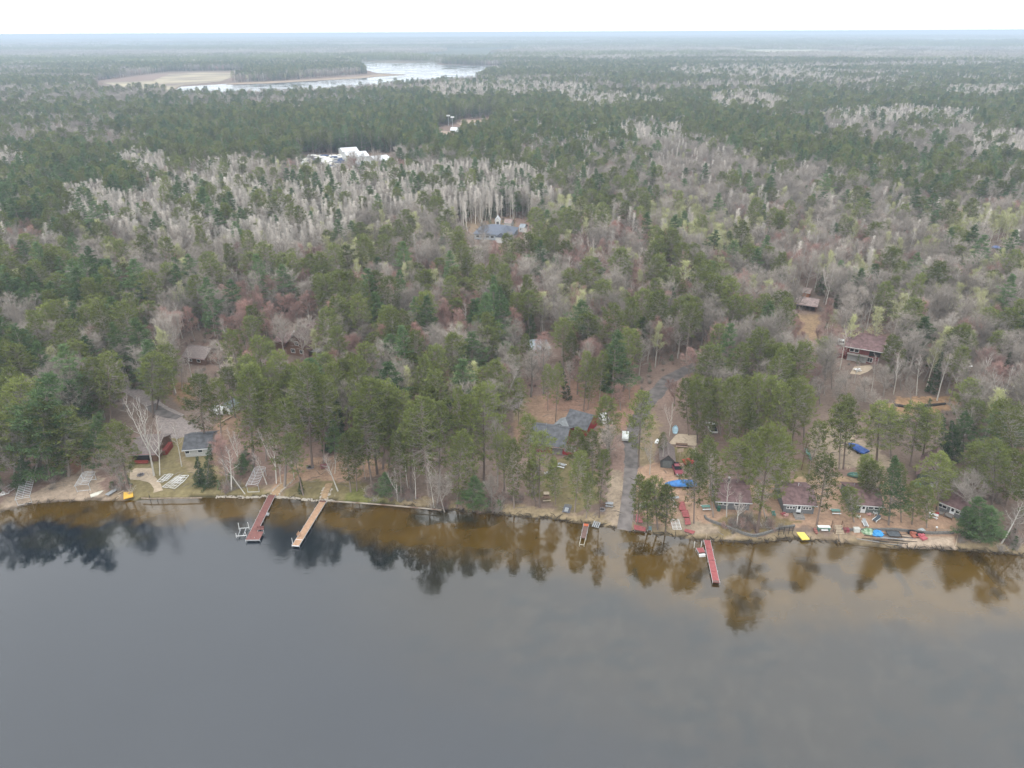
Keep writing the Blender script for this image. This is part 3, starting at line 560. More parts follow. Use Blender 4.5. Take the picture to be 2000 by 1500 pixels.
# ================================================================== near trees, surveyed one by one: kind, foot, top, crown width (photo pixels)
NEAR = [
 ('white_pine', 72, 930, 76, 712, 116), ('red_pine', 135, 930, 108, 800, 85), ('red_pine', 98, 938, 78, 782, 66), ('white_pine', 182, 928, 184, 800, 50), ('red_pine', 162, 922, 152, 838, 46),
 ('red_pine', 250, 953, 226, 830, 62), ('red_pine', 40, 905, 28, 735, 80), ('white_pine', 125, 850, 128, 735, 75), ('spruce', 38, 955, 36, 880, 26),
 ('birch', 301, 929, 262, 772, 70), ('birch', 312, 928, 300, 812, 45), ('birch', 355, 911, 336, 824, 30), ('oak', 26, 950, 12, 838, 60), ('oak', 236, 958, 224, 890, 50),
 ('red_pine', 402, 868, 388, 732, 66), ('red_pine', 432, 872, 420, 745, 50), ('red_pine', 299, 815, 296, 690, 62), ('red_pine', 216, 826, 200, 690, 54), ('red_pine', 205, 818, 180, 700, 50), ('red_pine', 196, 815, 216, 715, 48), ('red_pine', 305, 800, 318, 690, 46),
 ('spruce', 404, 951, 408, 862, 34), ('maple', 446, 950, 428, 862, 52), ('spruce', 390, 948, 384, 890, 26), ('birch', 478, 962, 430, 886, 34), ('birch', 452, 957, 443, 872, 40), ('birch', 465, 916, 452, 842, 34), ('white_pine', 470, 930, 472, 885, 30),
 ('birch', 540, 944, 522, 840, 40), ('birch', 548, 941, 538, 888, 26), ('birch', 521, 946, 494, 884, 34), ('birch', 575, 937, 562, 868, 30), ('red_pine', 556, 950, 548, 788, 84), ('red_pine', 495, 912, 482, 722, 72), ('red_pine', 520, 900, 515, 745, 64),
 ('red_pine', 592, 965, 566, 850, 44), ('spruce', 588, 962, 586, 930, 14), ('birch', 660, 959, 630, 886, 44), ('birch', 654, 925, 656, 882, 22), ('red_pine', 610, 912, 600, 714, 80), ('red_pine', 632, 905, 628, 740, 60), ('spruce', 645, 880, 648, 815, 34), ('white_pine', 655, 905, 650, 820, 40),
 ('red_pine', 685, 961, 674, 850, 46), ('red_pine', 697, 959, 690, 842, 44), ('red_pine', 728, 954, 712, 800, 72), ('red_pine', 737, 926, 725, 744, 88), ('red_pine', 748, 916, 752, 752, 80), ('red_pine', 760, 910, 772, 765, 70), ('birch', 714, 936, 704, 885, 24), ('red_pine', 700, 868, 698, 700, 50),
 ('white_pine', 752, 969, 752, 922, 40), ('birch', 797, 954, 790, 880, 26), ('birch', 812, 975, 806, 890, 28), ('birch', 848, 988, 838, 905, 30), ('birch', 853, 987, 856, 915, 26), ('red_pine', 838, 969, 826, 778, 84), ('red_pine', 784, 975, 780, 845, 40), ('birch', 776, 977, 770, 915, 22), ('red_pine', 802, 950, 802, 800, 60), ('oak', 868, 995, 850, 925, 52),
 ('red_pine', 858, 958, 862, 790, 66), ('red_pine', 892, 988, 902, 848, 64), ('white_pine', 925, 994, 926, 930, 56), ('red_pine', 895, 935, 893, 760, 40), ('red_pine', 945, 940, 938, 756, 80), ('red_pine', 925, 930, 918, 775, 66), ('oak', 972, 950, 968, 825, 58), ('red_pine', 1004, 992, 1000, 862, 46), ('red_pine', 985, 960, 980, 850, 50), ('oak', 960, 992, 958, 930, 34),
 ('red_pine', 1035, 950, 1030, 815, 46), ('red_pine', 1054, 991, 1058, 848, 58), ('red_pine', 1046, 989, 1040, 900, 40), ('red_pine', 1085, 985, 1082, 900, 36), ('red_pine', 1122, 1000, 1130, 885, 48), ('red_pine', 1145, 1010, 1150, 925, 30), ('red_pine', 1170, 1010, 1182, 880, 34), ('red_pine', 1140, 940, 1130, 838, 56), ('red_pine', 1158, 945, 1160, 842, 50), ('oak', 1186, 905, 1188, 832, 58), ('red_pine', 1190, 878, 1182, 775, 58),
 ('red_pine', 1013, 832, 1012, 740, 36), ('red_pine', 1085, 824, 1090, 715, 30), ('red_pine', 1140, 803, 1150, 690, 34), ('red_pine', 1148, 800, 1160, 700, 30), ('white_pine', 1098, 880, 1070, 850, 18), ('oak', 1145, 900, 1146, 858, 30),
 ('red_pine', 1285, 1032, 1276, 932, 58), ('red_pine', 1245, 1022, 1249, 928, 38), ('red_pine', 1300, 1036, 1303, 948, 46), ('red_pine', 1266, 1034, 1263, 942, 44), ('red_pine', 1247, 911, 1258, 766, 60),
 ('birch', 1269, 927, 1272, 856, 42), ('birch', 1307, 852, 1313, 786, 24), ('birch', 1294, 912, 1300, 848, 32), ('birch', 1362, 900, 1358, 870, 26), ('red_pine', 1298, 893, 1297, 845, 22), ('red_pine', 1393, 1010, 1386, 858, 52), ('red_pine', 1355, 1022, 1358, 885, 50), ('birch', 1386, 968, 1392, 885, 30), ('red_pine', 1365, 962, 1372, 890, 34),
 ('red_pine', 1478, 1040, 1502, 836, 84), ('red_pine', 1440, 968, 1440, 862, 56), ('red_pine', 1462, 965, 1470, 850, 60), ('red_pine', 1520, 965, 1535, 850, 62), ('birch', 1439, 1028, 1448, 965, 44), ('birch', 1419, 1010, 1426, 925, 36), ('oak', 1495, 1010, 1484, 950, 46),
 ('red_pine', 1425, 893, 1428, 740, 50), ('red_pine', 1440, 872, 1442, 735, 50), ('red_pine', 1362, 865, 1360, 745, 48), ('red_pine', 1345, 850, 1342, 742, 44), ('red_pine', 1390, 845, 1384, 738, 46), ('red_pine', 1408, 850, 1405, 742, 44), ('red_pine', 1470, 880, 1480, 735, 50), ('red_pine', 1500, 870, 1512, 738, 52), ('red_pine', 1520, 890, 1530, 752, 52), ('red_pine', 1545, 880, 1560, 742, 54), ('red_pine', 1570, 865, 1578, 755, 44), ('red_pine', 1455, 852, 1460, 740, 46), ('red_pine', 1535, 850, 1546, 745, 46), ('red_pine', 1490, 905, 1470, 800, 40), ('red_pine', 1375, 880, 1385, 790, 36),
 ('red_pine', 1595, 1026, 1616, 896, 58), ('red_pine', 1579, 926, 1608, 828, 46), ('red_pine', 1639, 916, 1648, 790, 50), ('red_pine', 1647, 916, 1660, 778, 54), ('red_pine', 1712, 903, 1722, 785, 70), ('red_pine', 1740, 895, 1745, 800, 50), ('red_pine', 1778, 911, 1802, 792, 60), ('red_pine', 1800, 905, 1815, 800, 50), ('spruce', 1845, 893, 1846, 802, 22), ('spruce', 1862, 898, 1864, 815, 36), ('red_pine', 1690, 960, 1692, 890, 46), ('red_pine', 1715, 985, 1705, 900, 50),
 ('white_pine', 1737, 1026, 1752, 888, 46), ('red_pine', 1760, 1020, 1765, 905, 34), ('red_pine', 1668, 1020, 1660, 950, 40), ('red_pine', 1781, 1024, 1790, 940, 38), ('red_pine', 1810, 1031, 1818, 950, 34), ('red_pine', 1832, 1000, 1845, 885, 58), ('red_pine', 1858, 985, 1858, 900, 42), ('oak', 1890, 1008, 1902, 925, 66), ('white_pine', 1915, 1060, 1918, 966, 58), ('white_pine', 1938, 1058, 1942, 985, 44), ('white_pine', 1896, 1050, 1893, 985, 40), ('red_pine', 1935, 1000, 1950, 862, 64), ('red_pine', 1965, 985, 1985, 880, 56), ('red_pine', 1905, 950, 1915, 865, 50), ('birch', 1956, 1061, 1996, 980, 44), ('red_pine', 1985, 930, 1978, 775, 62), ('white_pine', 1970, 905, 1960, 772, 64), ('oak', 1985, 1050, 1990, 1000, 34), ('white_pine', 1880, 900, 1890, 800, 44), ('red_pine', 2020, 1040, 2030, 900, 60), ('red_pine', -20, 955, -25, 800, 80), ('red_pine', -60, 965, -60, 820, 80),
 ('oak', 1625, 760, 1620, 690, 44), ('oak', 1655, 778, 1650, 724, 44), ('oak', 1690, 785, 1692, 738, 40), ('birch', 1640, 722, 1652, 640, 28), ('birch', 1668, 748, 1680, 704, 22), ('birch', 1702, 765, 1712, 690, 22), ('oak', 1725, 775, 1730, 716, 42), ('birch', 1745, 770, 1752, 690, 30), ('oak', 1760, 762, 1765, 704, 44), ('birch', 1830, 782, 1858, 690, 36), ('birch', 1790, 772, 1802, 690, 30), ('oak', 1602, 792, 1598, 738, 36), ('oak', 1712, 800, 1706, 765, 30), ('maple', 1590, 738, 1588, 690, 36), ('red_pine', 1748, 748, 1745, 652, 40), ('red_pine', 1612, 740, 1610, 660, 44), ('oak', 1640, 800, 1636, 752, 34), ('oak', 1670, 805, 1672, 760, 34),
 ('oak', 1610, 770, 1606, 715, 34), ('oak', 1780, 790, 1782, 740, 30), ('oak', 1575, 700, 1570, 650, 36), ('birch', 1618, 705, 1626, 630, 26),
 ('red_pine', 1005, 770, 1003, 680, 36), ('oak', 1040, 765, 1035, 708, 36), ('maple', 1062, 748, 1062, 696, 34), ('red_pine', 1070, 802, 1072, 715, 28), ('oak', 1088, 772, 1082, 722, 32), ('red_pine', 1170, 790, 1178, 690, 34), ('red_pine', 1195, 768, 1200, 670, 36), ('maple', 1212, 802, 1206, 752, 32), ('oak', 1112, 760, 1112, 708, 34), ('red_pine', 1030, 742, 1026, 655, 32), ('oak', 1230, 780, 1226, 720, 34), ('red_pine', 1120, 740, 1118, 650, 34), ('maple', 1345, 735, 1350, 682, 40), ('maple', 1372, 742, 1378, 690, 42), ('maple', 1318, 790, 1316, 745, 30), ('birch', 1402, 735, 1408, 675, 26), ('maple', 1395, 720, 1390, 670, 36),
 ('oak', 470, 760, 466, 700, 36), ('oak', 540, 755, 536, 700, 34), ('maple', 505, 725, 500, 672, 34), ('oak', 440, 735, 436, 680, 34), ('maple', 600, 745, 596, 695, 34), ('oak', 355, 760, 350, 700, 38), ('oak', 395, 775, 390, 722, 30), ('maple', 640, 770, 640, 715, 32), ('birch', 375, 740, 366, 680, 26), ('oak', 330, 735, 325, 675, 40),
 ('white_pine', 835, 700, 833, 575, 54), ('red_pine', 500, 740, 522, 655, 36), ('red_pine', 530, 750, 528, 668, 38), ('spruce', 1110, 780, 1092, 700, 22), ('red_pine', 470, 690, 458, 645, 30),
]
near_pts = []
INDIV = []                                    # (kind, variant, x, y, scale xy, scale z, rotz, lean, tag)
for (k, bx, by, tx, ty, wpx) in NEAR:
    x0, y0 = G(bx, by); z0 = float(gz(x0, y0)); h = height_to(x0, y0, z0, ty)
    vi = int(rng.integers(len(KINDS[k]))) if k != 'red_pine' else (6 if h < 13 else int(rng.choice([0, 2, 5, 6, 6, 5]))); h0, r0 = KINDS[k][vi][3:]
    dist = math.sqrt(x0*x0+y0*y0+CAM_H**2)/1.03; rad = wpx/2*dist/FPX
    tpx = float(PJ(x0, y0, z0+h)[0]); lean = math.atan2((tx-tpx)*dist/FPX, h)
    INDIV.append((k, vi, x0, y0, rad/r0*(1.06 if k != 'birch' else 1.0), h/h0, rng.random()*6.28, max(-.5, min(.5, lean)), 'near')); near_pts.append((x0, y0))
near_pts = np.array(near_pts)

# ================================================================== forest: species by the stands the photograph shows
ORDER = ['red_pine', 'white_pine', 'spruce', 'birch', 'aspen', 'oak', 'maple', 'poplar']
ZONES = [  # polygon (where crowns appear), weights in ORDER
 ([(-400, 60), (2400, 60), (2400, 1000), (-400, 1000)], (.28, .09, .04, .04, .07, .33, .10, .05)),
 ([(-400, 180), (360, 175), (480, 230), (300, 260), (0, 330), (-400, 330)], (.3, .12, .03, .02, .05, .42, .06, 0)),
 ([(-400, 280), (0, 290), (230, 310), (280, 360), (210, 420), (150, 480), (-400, 490)], (.3, .52, .03, .02, .05, .07, 0, .01)),
 ([(260, 190), (700, 180), (1000, 190), (1040, 260), (1000, 330), (800, 330), (700, 300), (560, 320), (300, 300)], (.52, .32, .05, 0, .02, .08, .01, 0)),
 ([(-400, 470), (200, 440), (420, 490), (650, 500), (600, 545), (200, 540), (-400, 560)], (.14, .08, .02, .03, .06, .55, .06, .06)),
 ([(-400, 540), (300, 530), (600, 560), (480, 700), (200, 760), (-400, 760)], (.23, .22, .05, .06, .02, .32, .10, .02)),
 ([(600, 500), (1000, 520), (1380, 560), (1450, 720), (1200, 800), (900, 850), (640, 760)], (.38, .05, .05, .05, .02, .26, .18, .03)),
 ([(1040, 270), (1400, 230), (2400, 260), (2400, 420), (1300, 400), (1060, 330)], (.24, .14, .06, .02, .08, .42, .02, .02)),
 ([(1300, 380), (2400, 390), (2400, 640), (1720, 640), (1400, 580), (1280, 480)], (.13, .09, .07, .06, .06, .42, .09, .08)),
 ([(1560, 560), (1800, 560), (2400, 620), (2400, 780), (1780, 780), (1600, 700)], (.16, .10, .04, .1, .02, .48, .06, .04)),
 ([(1000, 440), (1320, 450), (1340, 560), (1050, 540)], (.28, .06, .05, .08, .08, .20, .19, .06)),
 ([(430, 560), (580, 545), (620, 620), (480, 660)], (.1, .05, .05, .02, 0, .2, .56, .02)),
 ([(1310, 690), (1420, 680), (1430, 730), (1330, 740)], (.1, .02, .02, .1, 0, .2, .54, .02)),
 ([(630, 600), (720, 590), (730, 760), (650, 750)], (.3, .02, .02, .02, 0, .2, .42, .02)),
 ([(1380, 110), (2400, 120), (2400, 185), (1500, 195), (1300, 150)], (.22, .08, .04, 0, .35, .26, .03, .02)),
 ([(950, 190), (1500, 195), (1760, 190), (1740, 215), (1500, 230), (1000, 260)], (.68, .2, .05, 0, .02, .05, 0, 0)),
 ([(1700, 190), (2400, 190), (2400, 235), (1900, 240)], (.6, .25, .05, 0, .05, .05, 0, 0)),
 ([(1300, 235), (1650, 240), (1680, 265), (1300, 275)], (.55, .3, .05, 0, .03, .07, 0, 0)),
 ([(1600, 245), (1900, 245), (1900, 280), (1620, 275)], (.05, .03, .02, 0, .15, .75, 0, 0)),
 ([(1770, 290), (1960, 290), (1900, 345), (1780, 330)], (.08, .05, .04, 0, .05, .78, 0, 0)),
 ([(1240, 410), (1400, 405), (1480, 440), (1440, 480), (1290, 470)], (.08, .06, .05, .05, .1, .18, .02, .46)),
 ([(660, 440), (740, 460), (720, 500), (660, 490)], (.1, .05, .05, .05, .1, .2, .05, .4)),
 ([(1060, 395), (1160, 390), (1160, 425), (1060, 425)], (.1, .1, .05, .05, .2, .1, 0, .4)),
 ([(1840, 420), (1980, 425), (1960, 480), (1850, 480)], (.1, .1, .05, .05, .1, .2, 0, .4)),
 ([(930, 600), (1010, 600), (1010, 680), (930, 690)], (.2, .5, .1, 0, 0, .15, .05, 0)),
]
def P(w): return (w*.035, .03, .015, .02, .80, .085, 0, .03)
ASPENS = [[(222, 318), (265, 306), (330, 316), (300, 358), (240, 345)], [(270, 385), (330, 362), (500, 356), (560, 385), (470, 420), (300, 420)], [(200, 415), (480, 405), (700, 415), (705, 460), (600, 492), (400, 490), (230, 460)],
          [(590, 345), (720, 345), (930, 330), (1080, 345), (1080, 400), (880, 425), (620, 420)], [(990, 248), (1120, 240), (1260, 250), (1240, 295), (1010, 280)], [(1090, 190), (1200, 185), (1300, 200), (1280, 218), (1110, 214)],
          [(1375, 186), (1470, 184), (1545, 205), (1520, 222), (1390, 212)], [(1610, 222), (1760, 214), (1910, 222), (1900, 250), (1640, 245)], [(820, 172), (960, 160), (1160, 170), (1150, 192), (840, 196)],
          [(1300, 136), (1500, 130), (1650, 142), (1620, 160), (1340, 156)], [(1890, 270), (2100, 265), (2100, 330), (1900, 310)], [(125, 380), (200, 370), (300, 420), (230, 460), (140, 440)], [(-50, 300), (60, 300), (60, 330), (-50, 340)],
          [(380, 330), (480, 320), (520, 345), (400, 360)], [(1200, 250), (1330, 255), (1330, 280), (1220, 285)], [(540, 380), (620, 330), (660, 400), (560, 420)], [(1840, 175), (2100, 165), (2100, 190), (1860, 200)]]
KEEP_OUT = [  # views the photograph keeps open (clearings in front of houses, roads, yards)
 (548, 640, 614, 702), (355, 672, 420, 706), (1645, 650, 1735, 722), (1545, 575, 1598, 612), (905, 438, 1000, 462), (965, 426, 1025, 446), (1042, 668, 1078, 690), (674, 299, 766, 318), (590, 306, 668, 318),
 (860, 255, 895, 268), (905, 234, 950, 246), (1285, 722, 1335, 780), (1935, 479, 1955, 492), (1745, 785, 1850, 805), (1010, 765, 1070, 820), (1580, 800, 1660, 900), (1570, 640, 1600, 660)]
ROADS = [poly_w(q) for q in ([(1205, 925), (1222, 830), (1245, 790), (1300, 725), (1360, 700), (1370, 730), (1320, 760), (1270, 810), (1255, 920)],
         [(195, 740), (300, 770), (400, 815), (400, 870), (300, 870), (290, 800), (200, 760)], [(450, 738), (480, 700), (570, 700), (575, 735), (520, 745)],
         [(1655, 735), (1665, 712), (1712, 712), (1712, 735)], [(1545, 690), (1560, 610), (1605, 610), (1600, 690)],
         [(915, 470), (918, 442), (1028, 436), (1030, 462), (1000, 474)], [(580, 330), (585, 303), (785, 299), (780, 330), (680, 334)], [(850, 285), (850, 250), (970, 225), (970, 255), (900, 285)], [(190, 186), (190, 158), (330, 140), (480, 138), (480, 150), (440, 166), (340, 190), (250, 186)],
         [(310, 199), (365, 168), (445, 162), (610, 156), (720, 148), (710, 136), (670, 124), (715, 119), (850, 120), (870, 126), (1010, 130), (960, 146), (930, 164), (830, 171), (650, 189), (480, 197)],
         [(440, 166), (600, 158), (720, 150), (800, 147), (740, 143)], [(1640, 1200), (1690, 1200), (1690, 1210)])]
FRONT = np.array([(-2000, 3000), (-100, 3000), (-70, 910), (0, 905), (160, 868), (200, 800), (440, 792), (480, 850), (560, 868), (1000, 868), (1012, 790), (1060, 770), (1200, 790), (1330, 752), (1345, 830), (1420, 855), (1560, 850), (1600, 780), (1700, 795), (1760, 850), (1880, 880), (1960, 890), (2000, 960), (2050, 970), (2080, 3000), (4000, 3000)])
FARCLEAR = [poly_w(f) for f in FIELDS]
zonew = [(p, np.array(w)/sum(w)) for p, w in ZONES]; ASPW = np.array(P(1))/sum(P(1))
def scatter(rmin, rmax, sp, margin):
    xs = np.arange(-rmax, rmax, sp); ys = np.arange(max(60, 0), rmax, sp); X, Y = np.meshgrid(xs, ys); X = X.ravel(); Y = Y.ravel()
    X = X+(rng.random(len(X))-.5)*sp*.95; Y = Y+(rng.random(len(Y))-.5)*sp*.95; rr = np.hypot(X, Y)
    k = (rr >= rmin) & (rr < rmax) & (np.abs(X) < Y*.78+margin) & (Y > 100); X, Y = X[k], Y[k]
    px, py = PJ(X, Y, X*0+ZL); px9, py9 = PJ(X, Y, X*0+10)
    k = (py < np.interp(px, FRONT[:, 0], FRONT[:, 1])) & (Y-ysh(X) > 4)
    for q in ROADS: k &= ~inside(q, X, Y)
    hid = np.zeros(len(X), bool); pxt, pyt = PJ(X, Y, X*0+16); hw = 3.4*FPX/np.hypot(np.hypot(X, Y), CAM_H)
    for (a, b_, c_, d_) in KEEP_OUT:
        hit = (px9 > a-hw) & (px9 < c_+hw) & (pyt < d_) & (py > b_); hid |= hit
    if len(near_pts):
        for c_ in near_pts: k &= (X-c_[0])**2+(Y-c_[1])**2 > 6.5
    return X[k], Y[k], px9[k], py9[k], hid[k]
def species(px, py, X, Y):
    n_ = len(px); W = np.zeros((n_, len(ORDER)))
    jx = px+(fbm(X, Y, 25, 71)-.5)*26*np.clip(400/np.hypot(X, Y), .2, 1.4)*2; jy = py+(fbm(X, Y, 25, 75)-.5)*9
    for p, w_ in zonew: W[inside(np.array(p, float), jx, jy)] = w_
    rr_ = np.hypot(X, Y); con = np.where(rr_ < 420, fbm(X, Y, 26, 81), np.where(rr_ < 900, fbm(X, Y, 95, 82, 4), fbm(X*.4, Y, 130, 83, 4)))-.5; W[:, :3] *= np.exp(con*np.where(rr_ < 420, 5.0, np.where(rr_ < 900, 10.0, 16.0)))[:, None]; W[:, 5:] *= np.exp((fbm(X, Y, 15, 85)-.5)*2.4)[:, None]
    W[:, 6] *= np.exp((fbm(X, Y, 18, 91)-.5)*6); W[:, 7] *= np.exp((fbm(X, Y, 16, 95)-.5)*6); W[:, 0] *= np.exp((fbm(X, Y, 18, 97)-.5)*3.5)
    W[:, 4] *= (rr_ > 300); mid_ = (py > 330) & (py < 720) & (px > 180); W[:, :3] *= np.where(mid_, np.where((py > 540) & (px < 1450), .66, .52), 1.0)[:, None]; W[:, 6] *= np.where(mid_, 1.7, 1.0); W[:, 7] *= np.where(mid_, 1.4, 1.0)
    for i_, p in enumerate(ASPENS):
        k_ = inside(np.array(p, float), jx, jy); W[k_] = ASPW if i_ != 4 else ASPW*.45+.55*np.array([.4, .2, .05, 0, 0, .3, .03, .02])
    c = np.cumsum(W, 1); return (rng.random(n_)[:, None]*c[:, -1:] > c).sum(1)
parts_ = [scatter(0, 330, 4.9, 80), scatter(330, 900, 5.2, 70), scatter(900, 2700, 7.6, 120)]
for a_ in ((330, 900, 5.2, 70), (330, 900, 5.2, 70), (900, 2700, 7.6, 120), (900, 2700, 7.6, 120)):
    q_ = scatter(*a_); k_ = np.zeros(len(q_[0]), bool)
    for P_ in ASPENS: k_ |= inside(np.array(P_, float), q_[2], q_[3])
    parts_.append(tuple(v[k_] for v in q_))
FX, FY, FPXX, FPYY, FH = [np.concatenate([p[i] for p in parts_]) for i in range(5)]
FS = species(FPXX, FPYY, FX, FY); k_ = ~(FH & (rng.random(len(FX)) < np.where((FS < 3), .98, .84))); FX, FY, FPXX, FPYY, FS = FX[k_], FY[k_], FPXX[k_], FPYY[k_], FS[k_]; FZ = gz(FX, FY); fr = np.hypot(FX, FY)
big = np.where(fr > 900, 1.22, 1.0)
HT = {'red_pine': (.50, 1.0), 'white_pine': (.40, 1.0), 'spruce': (.45, .95), 'birch': (.75, 1.1), 'aspen': (.72, 1.0), 'oak': (.7, 1.15), 'maple': (.6, 1.1), 'poplar': (.7, 1.1)}
hs_ = np.zeros(len(FX)); ws_ = np.zeros(len(FX)); vi_ = np.zeros(len(FX), int)
for i, kx in enumerate(ORDER):
    m = FS == i; lo, hi = HT[kx]; c_ = m.sum(); a = lo+(hi-lo)*rng.random(c_)**.8*(.65+.35*1)
    hs_[m] = a; ws_[m] = (1.0+.5*rng.random(c_))*(.55+.45*a)*big[m]*(1.06 if i < 2 else 1.0); vi_[m] = rng.integers(len(KINDS[kx]), size=c_)
rot_ = rng.random(len(FX))*6.28

# the 300 largest in view of each kind stand as trees of their own, the rest are one mass of that kind
infr = (FPXX > -30) & (FPXX < 2030)
show = FS*0 == 1
for i, kx in enumerate(ORDER):
    n_near = sum(1 for t in INDIV if t[0] == kx); idx = np.where((FS == i) & infr)[0]; idx = idx[np.argsort(fr[idx])][:max(0, 298-n_near)]; show[idx] = True
    for j in idx: INDIV.append((kx, int(vi_[j]), float(FX[j]), float(FY[j]), float(ws_[j]), float(hs_[j]), float(rot_[j]), 0.0, 'forest'))

def instancer(name, label, coll, X, Y, Z, sx, sz, rot, var):
    me = bpy.data.meshes.new(name); me.vertices.add(len(X)); me.vertices.foreach_set('co', np.stack([X, Y, Z], 1).astype(np.float32).ravel())
    me.attributes.new('variant', 'INT', 'POINT').data.foreach_set('value', np.asarray(var, np.int32))
    me.attributes.new('turn', 'FLOAT_VECTOR', 'POINT').data.foreach_set('vector', np.stack([(rng.random(len(X))-.5)*.16, (rng.random(len(X))-.5)*.16, rot], 1).astype(np.float32).ravel())
    me.attributes.new('size', 'FLOAT_VECTOR', 'POINT').data.foreach_set('vector', np.stack([sx, sx, sz], 1).astype(np.float32).ravel())
    o = link(name, me); g = bpy.data.node_groups.new(name, 'GeometryNodeTree')
    g.interface.new_socket('Geometry', in_out='INPUT', socket_type='NodeSocketGeometry'); g.interface.new_socket('Geometry', in_out='OUTPUT', socket_type='NodeSocketGeometry')
    n = g.nodes; l = g.links; gi = n.new('NodeGroupInput'); go = n.new('NodeGroupOutput'); ip = n.new('GeometryNodeInstanceOnPoints'); ci = n.new('GeometryNodeCollectionInfo')
    ci.inputs['Collection'].default_value = coll; ci.inputs['Separate Children'].default_value = True; ci.inputs['Reset Children'].default_value = True
    def at(nm, ty):
        a = n.new('GeometryNodeInputNamedAttribute'); a.data_type = ty; a.inputs['Name'].default_value = nm; return a.outputs['Attribute']
    ip.inputs['Pick Instance'].default_value = True
    l.new(gi.outputs[0], ip.inputs['Points']); l.new(ci.outputs[0], ip.inputs['Instance']); l.new(at('variant', 'INT'), ip.inputs['Instance Index'])
    e2r = n.new('FunctionNodeEulerToRotation'); l.new(at('turn', 'FLOAT_VECTOR'), e2r.inputs[0]); l.new(e2r.outputs[0], ip.inputs['Rotation'])
    l.new(at('size', 'FLOAT_VECTOR'), ip.inputs['Scale']); l.new(ip.outputs[0], go.inputs[0])
    md = o.modifiers.new('scatter', 'NODES'); md.node_group = g
    return tag(o, label, kind='stuff')
def source(name, meshes):
    c = bpy.data.collections.new(name)
    for i, m in enumerate(meshes): c.objects.link(bpy.data.objects.new('%s_%02d' % (name, i), m))
    return c
SRC = {k: source(k+'_kinds', [v[2] for v in KINDS[k]]) for k in KINDS}
WORDS = {'red_pine': 'red pines', 'white_pine': 'white pines', 'spruce': 'spruces', 'birch': 'white birches', 'aspen': 'pale leafless aspens', 'oak': 'grey leafless trees', 'maple': 'red budding maples', 'poplar': 'yellow green budding poplars'}
for i, kx in enumerate(ORDER):
    m = (FS == i) & ~show
    instancer('forest', 'distant forest of '+WORDS[kx], SRC[kx], FX[m], FY[m], FZ[m]-.1, ws_[m], hs_[m], rot_[m], vi_[m])

# beyond 2.7 km: groves of small simple trees
def grove(seed, con, size=110., n_=110):
    s = TB(seed); r = s.r
    V = []; T = []; C = []
    for _ in range(n_):
        x0, y0 = r.uniform(-size/2, size/2, 2); h = r.uniform(12, 22); isc = r.random() < con; rad = h*(.17 if isc else .2)
        m = 16; a = r.random(m)*6.28; zz = r.uniform(.25 if isc else .4, .95, m)*h; rr = rad*np.sqrt(r.random(m))*np.sqrt(np.clip(1.15-zz/h, .05, 1))*1.5
        c = np.stack([x0+np.cos(a)*rr, y0+np.sin(a)*rr, zz], 1); d = r.normal(size=(m, 3))+[0, 0, .9]
        s.leaves(c, d, r.uniform(2.2, 4.0, m), r.uniform(1.4, 2.6, m), np.clip(r.normal(.5, .25, m), 0, 1)*1.0)
        C += [0 if isc else 1]*m
    LV = np.concatenate(s.lv); return raw_mesh('grove', LV, [np.arange(len(LV)).reshape(-1, 3)], [F_RED, F_TWIG], np.array(C), {'tint': np.concatenate(s.lt)})
GR = source('grove_kinds', [grove(901, .97), grove(902, .85), grove(903, .6), grove(904, .15)])
GXs = []
for rmin, rmax_, sp in ((2650, 6000, 95.), (6000, 14000, 190.)):
    xs = np.arange(-rmax_, rmax_, sp); ys = np.arange(0, rmax_, sp); X, Y = np.meshgrid(xs, ys); X = X.ravel()+(rng.random(X.size)-.5)*sp*.5; Y = Y.ravel()+(rng.random(Y.size)-.5)*sp*.5; rr = np.hypot(X, Y)
    k = (rr > rmin) & (rr < rmax_) & (np.abs(X) < Y*.8+200)
    for q in FARCLEAR: k &= ~inside(q, X, Y)
    for q in ROADS[8:11]: k &= ~inside(q, X, Y)
    k &= fbm(X, Y, 700, 111) < .66
    GXs.append(np.stack([X[k], Y[k], np.full(k.sum(), sp/95.)], 1))
GXY = np.concatenate(GXs); v_ = fbm(GXY[:, 0]*.3, GXY[:, 1], 800, 121); v_ = np.clip((v_-.33)/.32, 0, .999); vv = (v_*4).astype(int)
instancer('forest', 'far forest fading into the haze', GR, GXY[:, 0], GXY[:, 1], gz(GXY[:, 0], GXY[:, 1])-1, GXY[:, 2]*1.0, np.where(GXY[:, 2] > 1, 1.15, 1.0), rng.random(len(GXY))*6.28, vv)
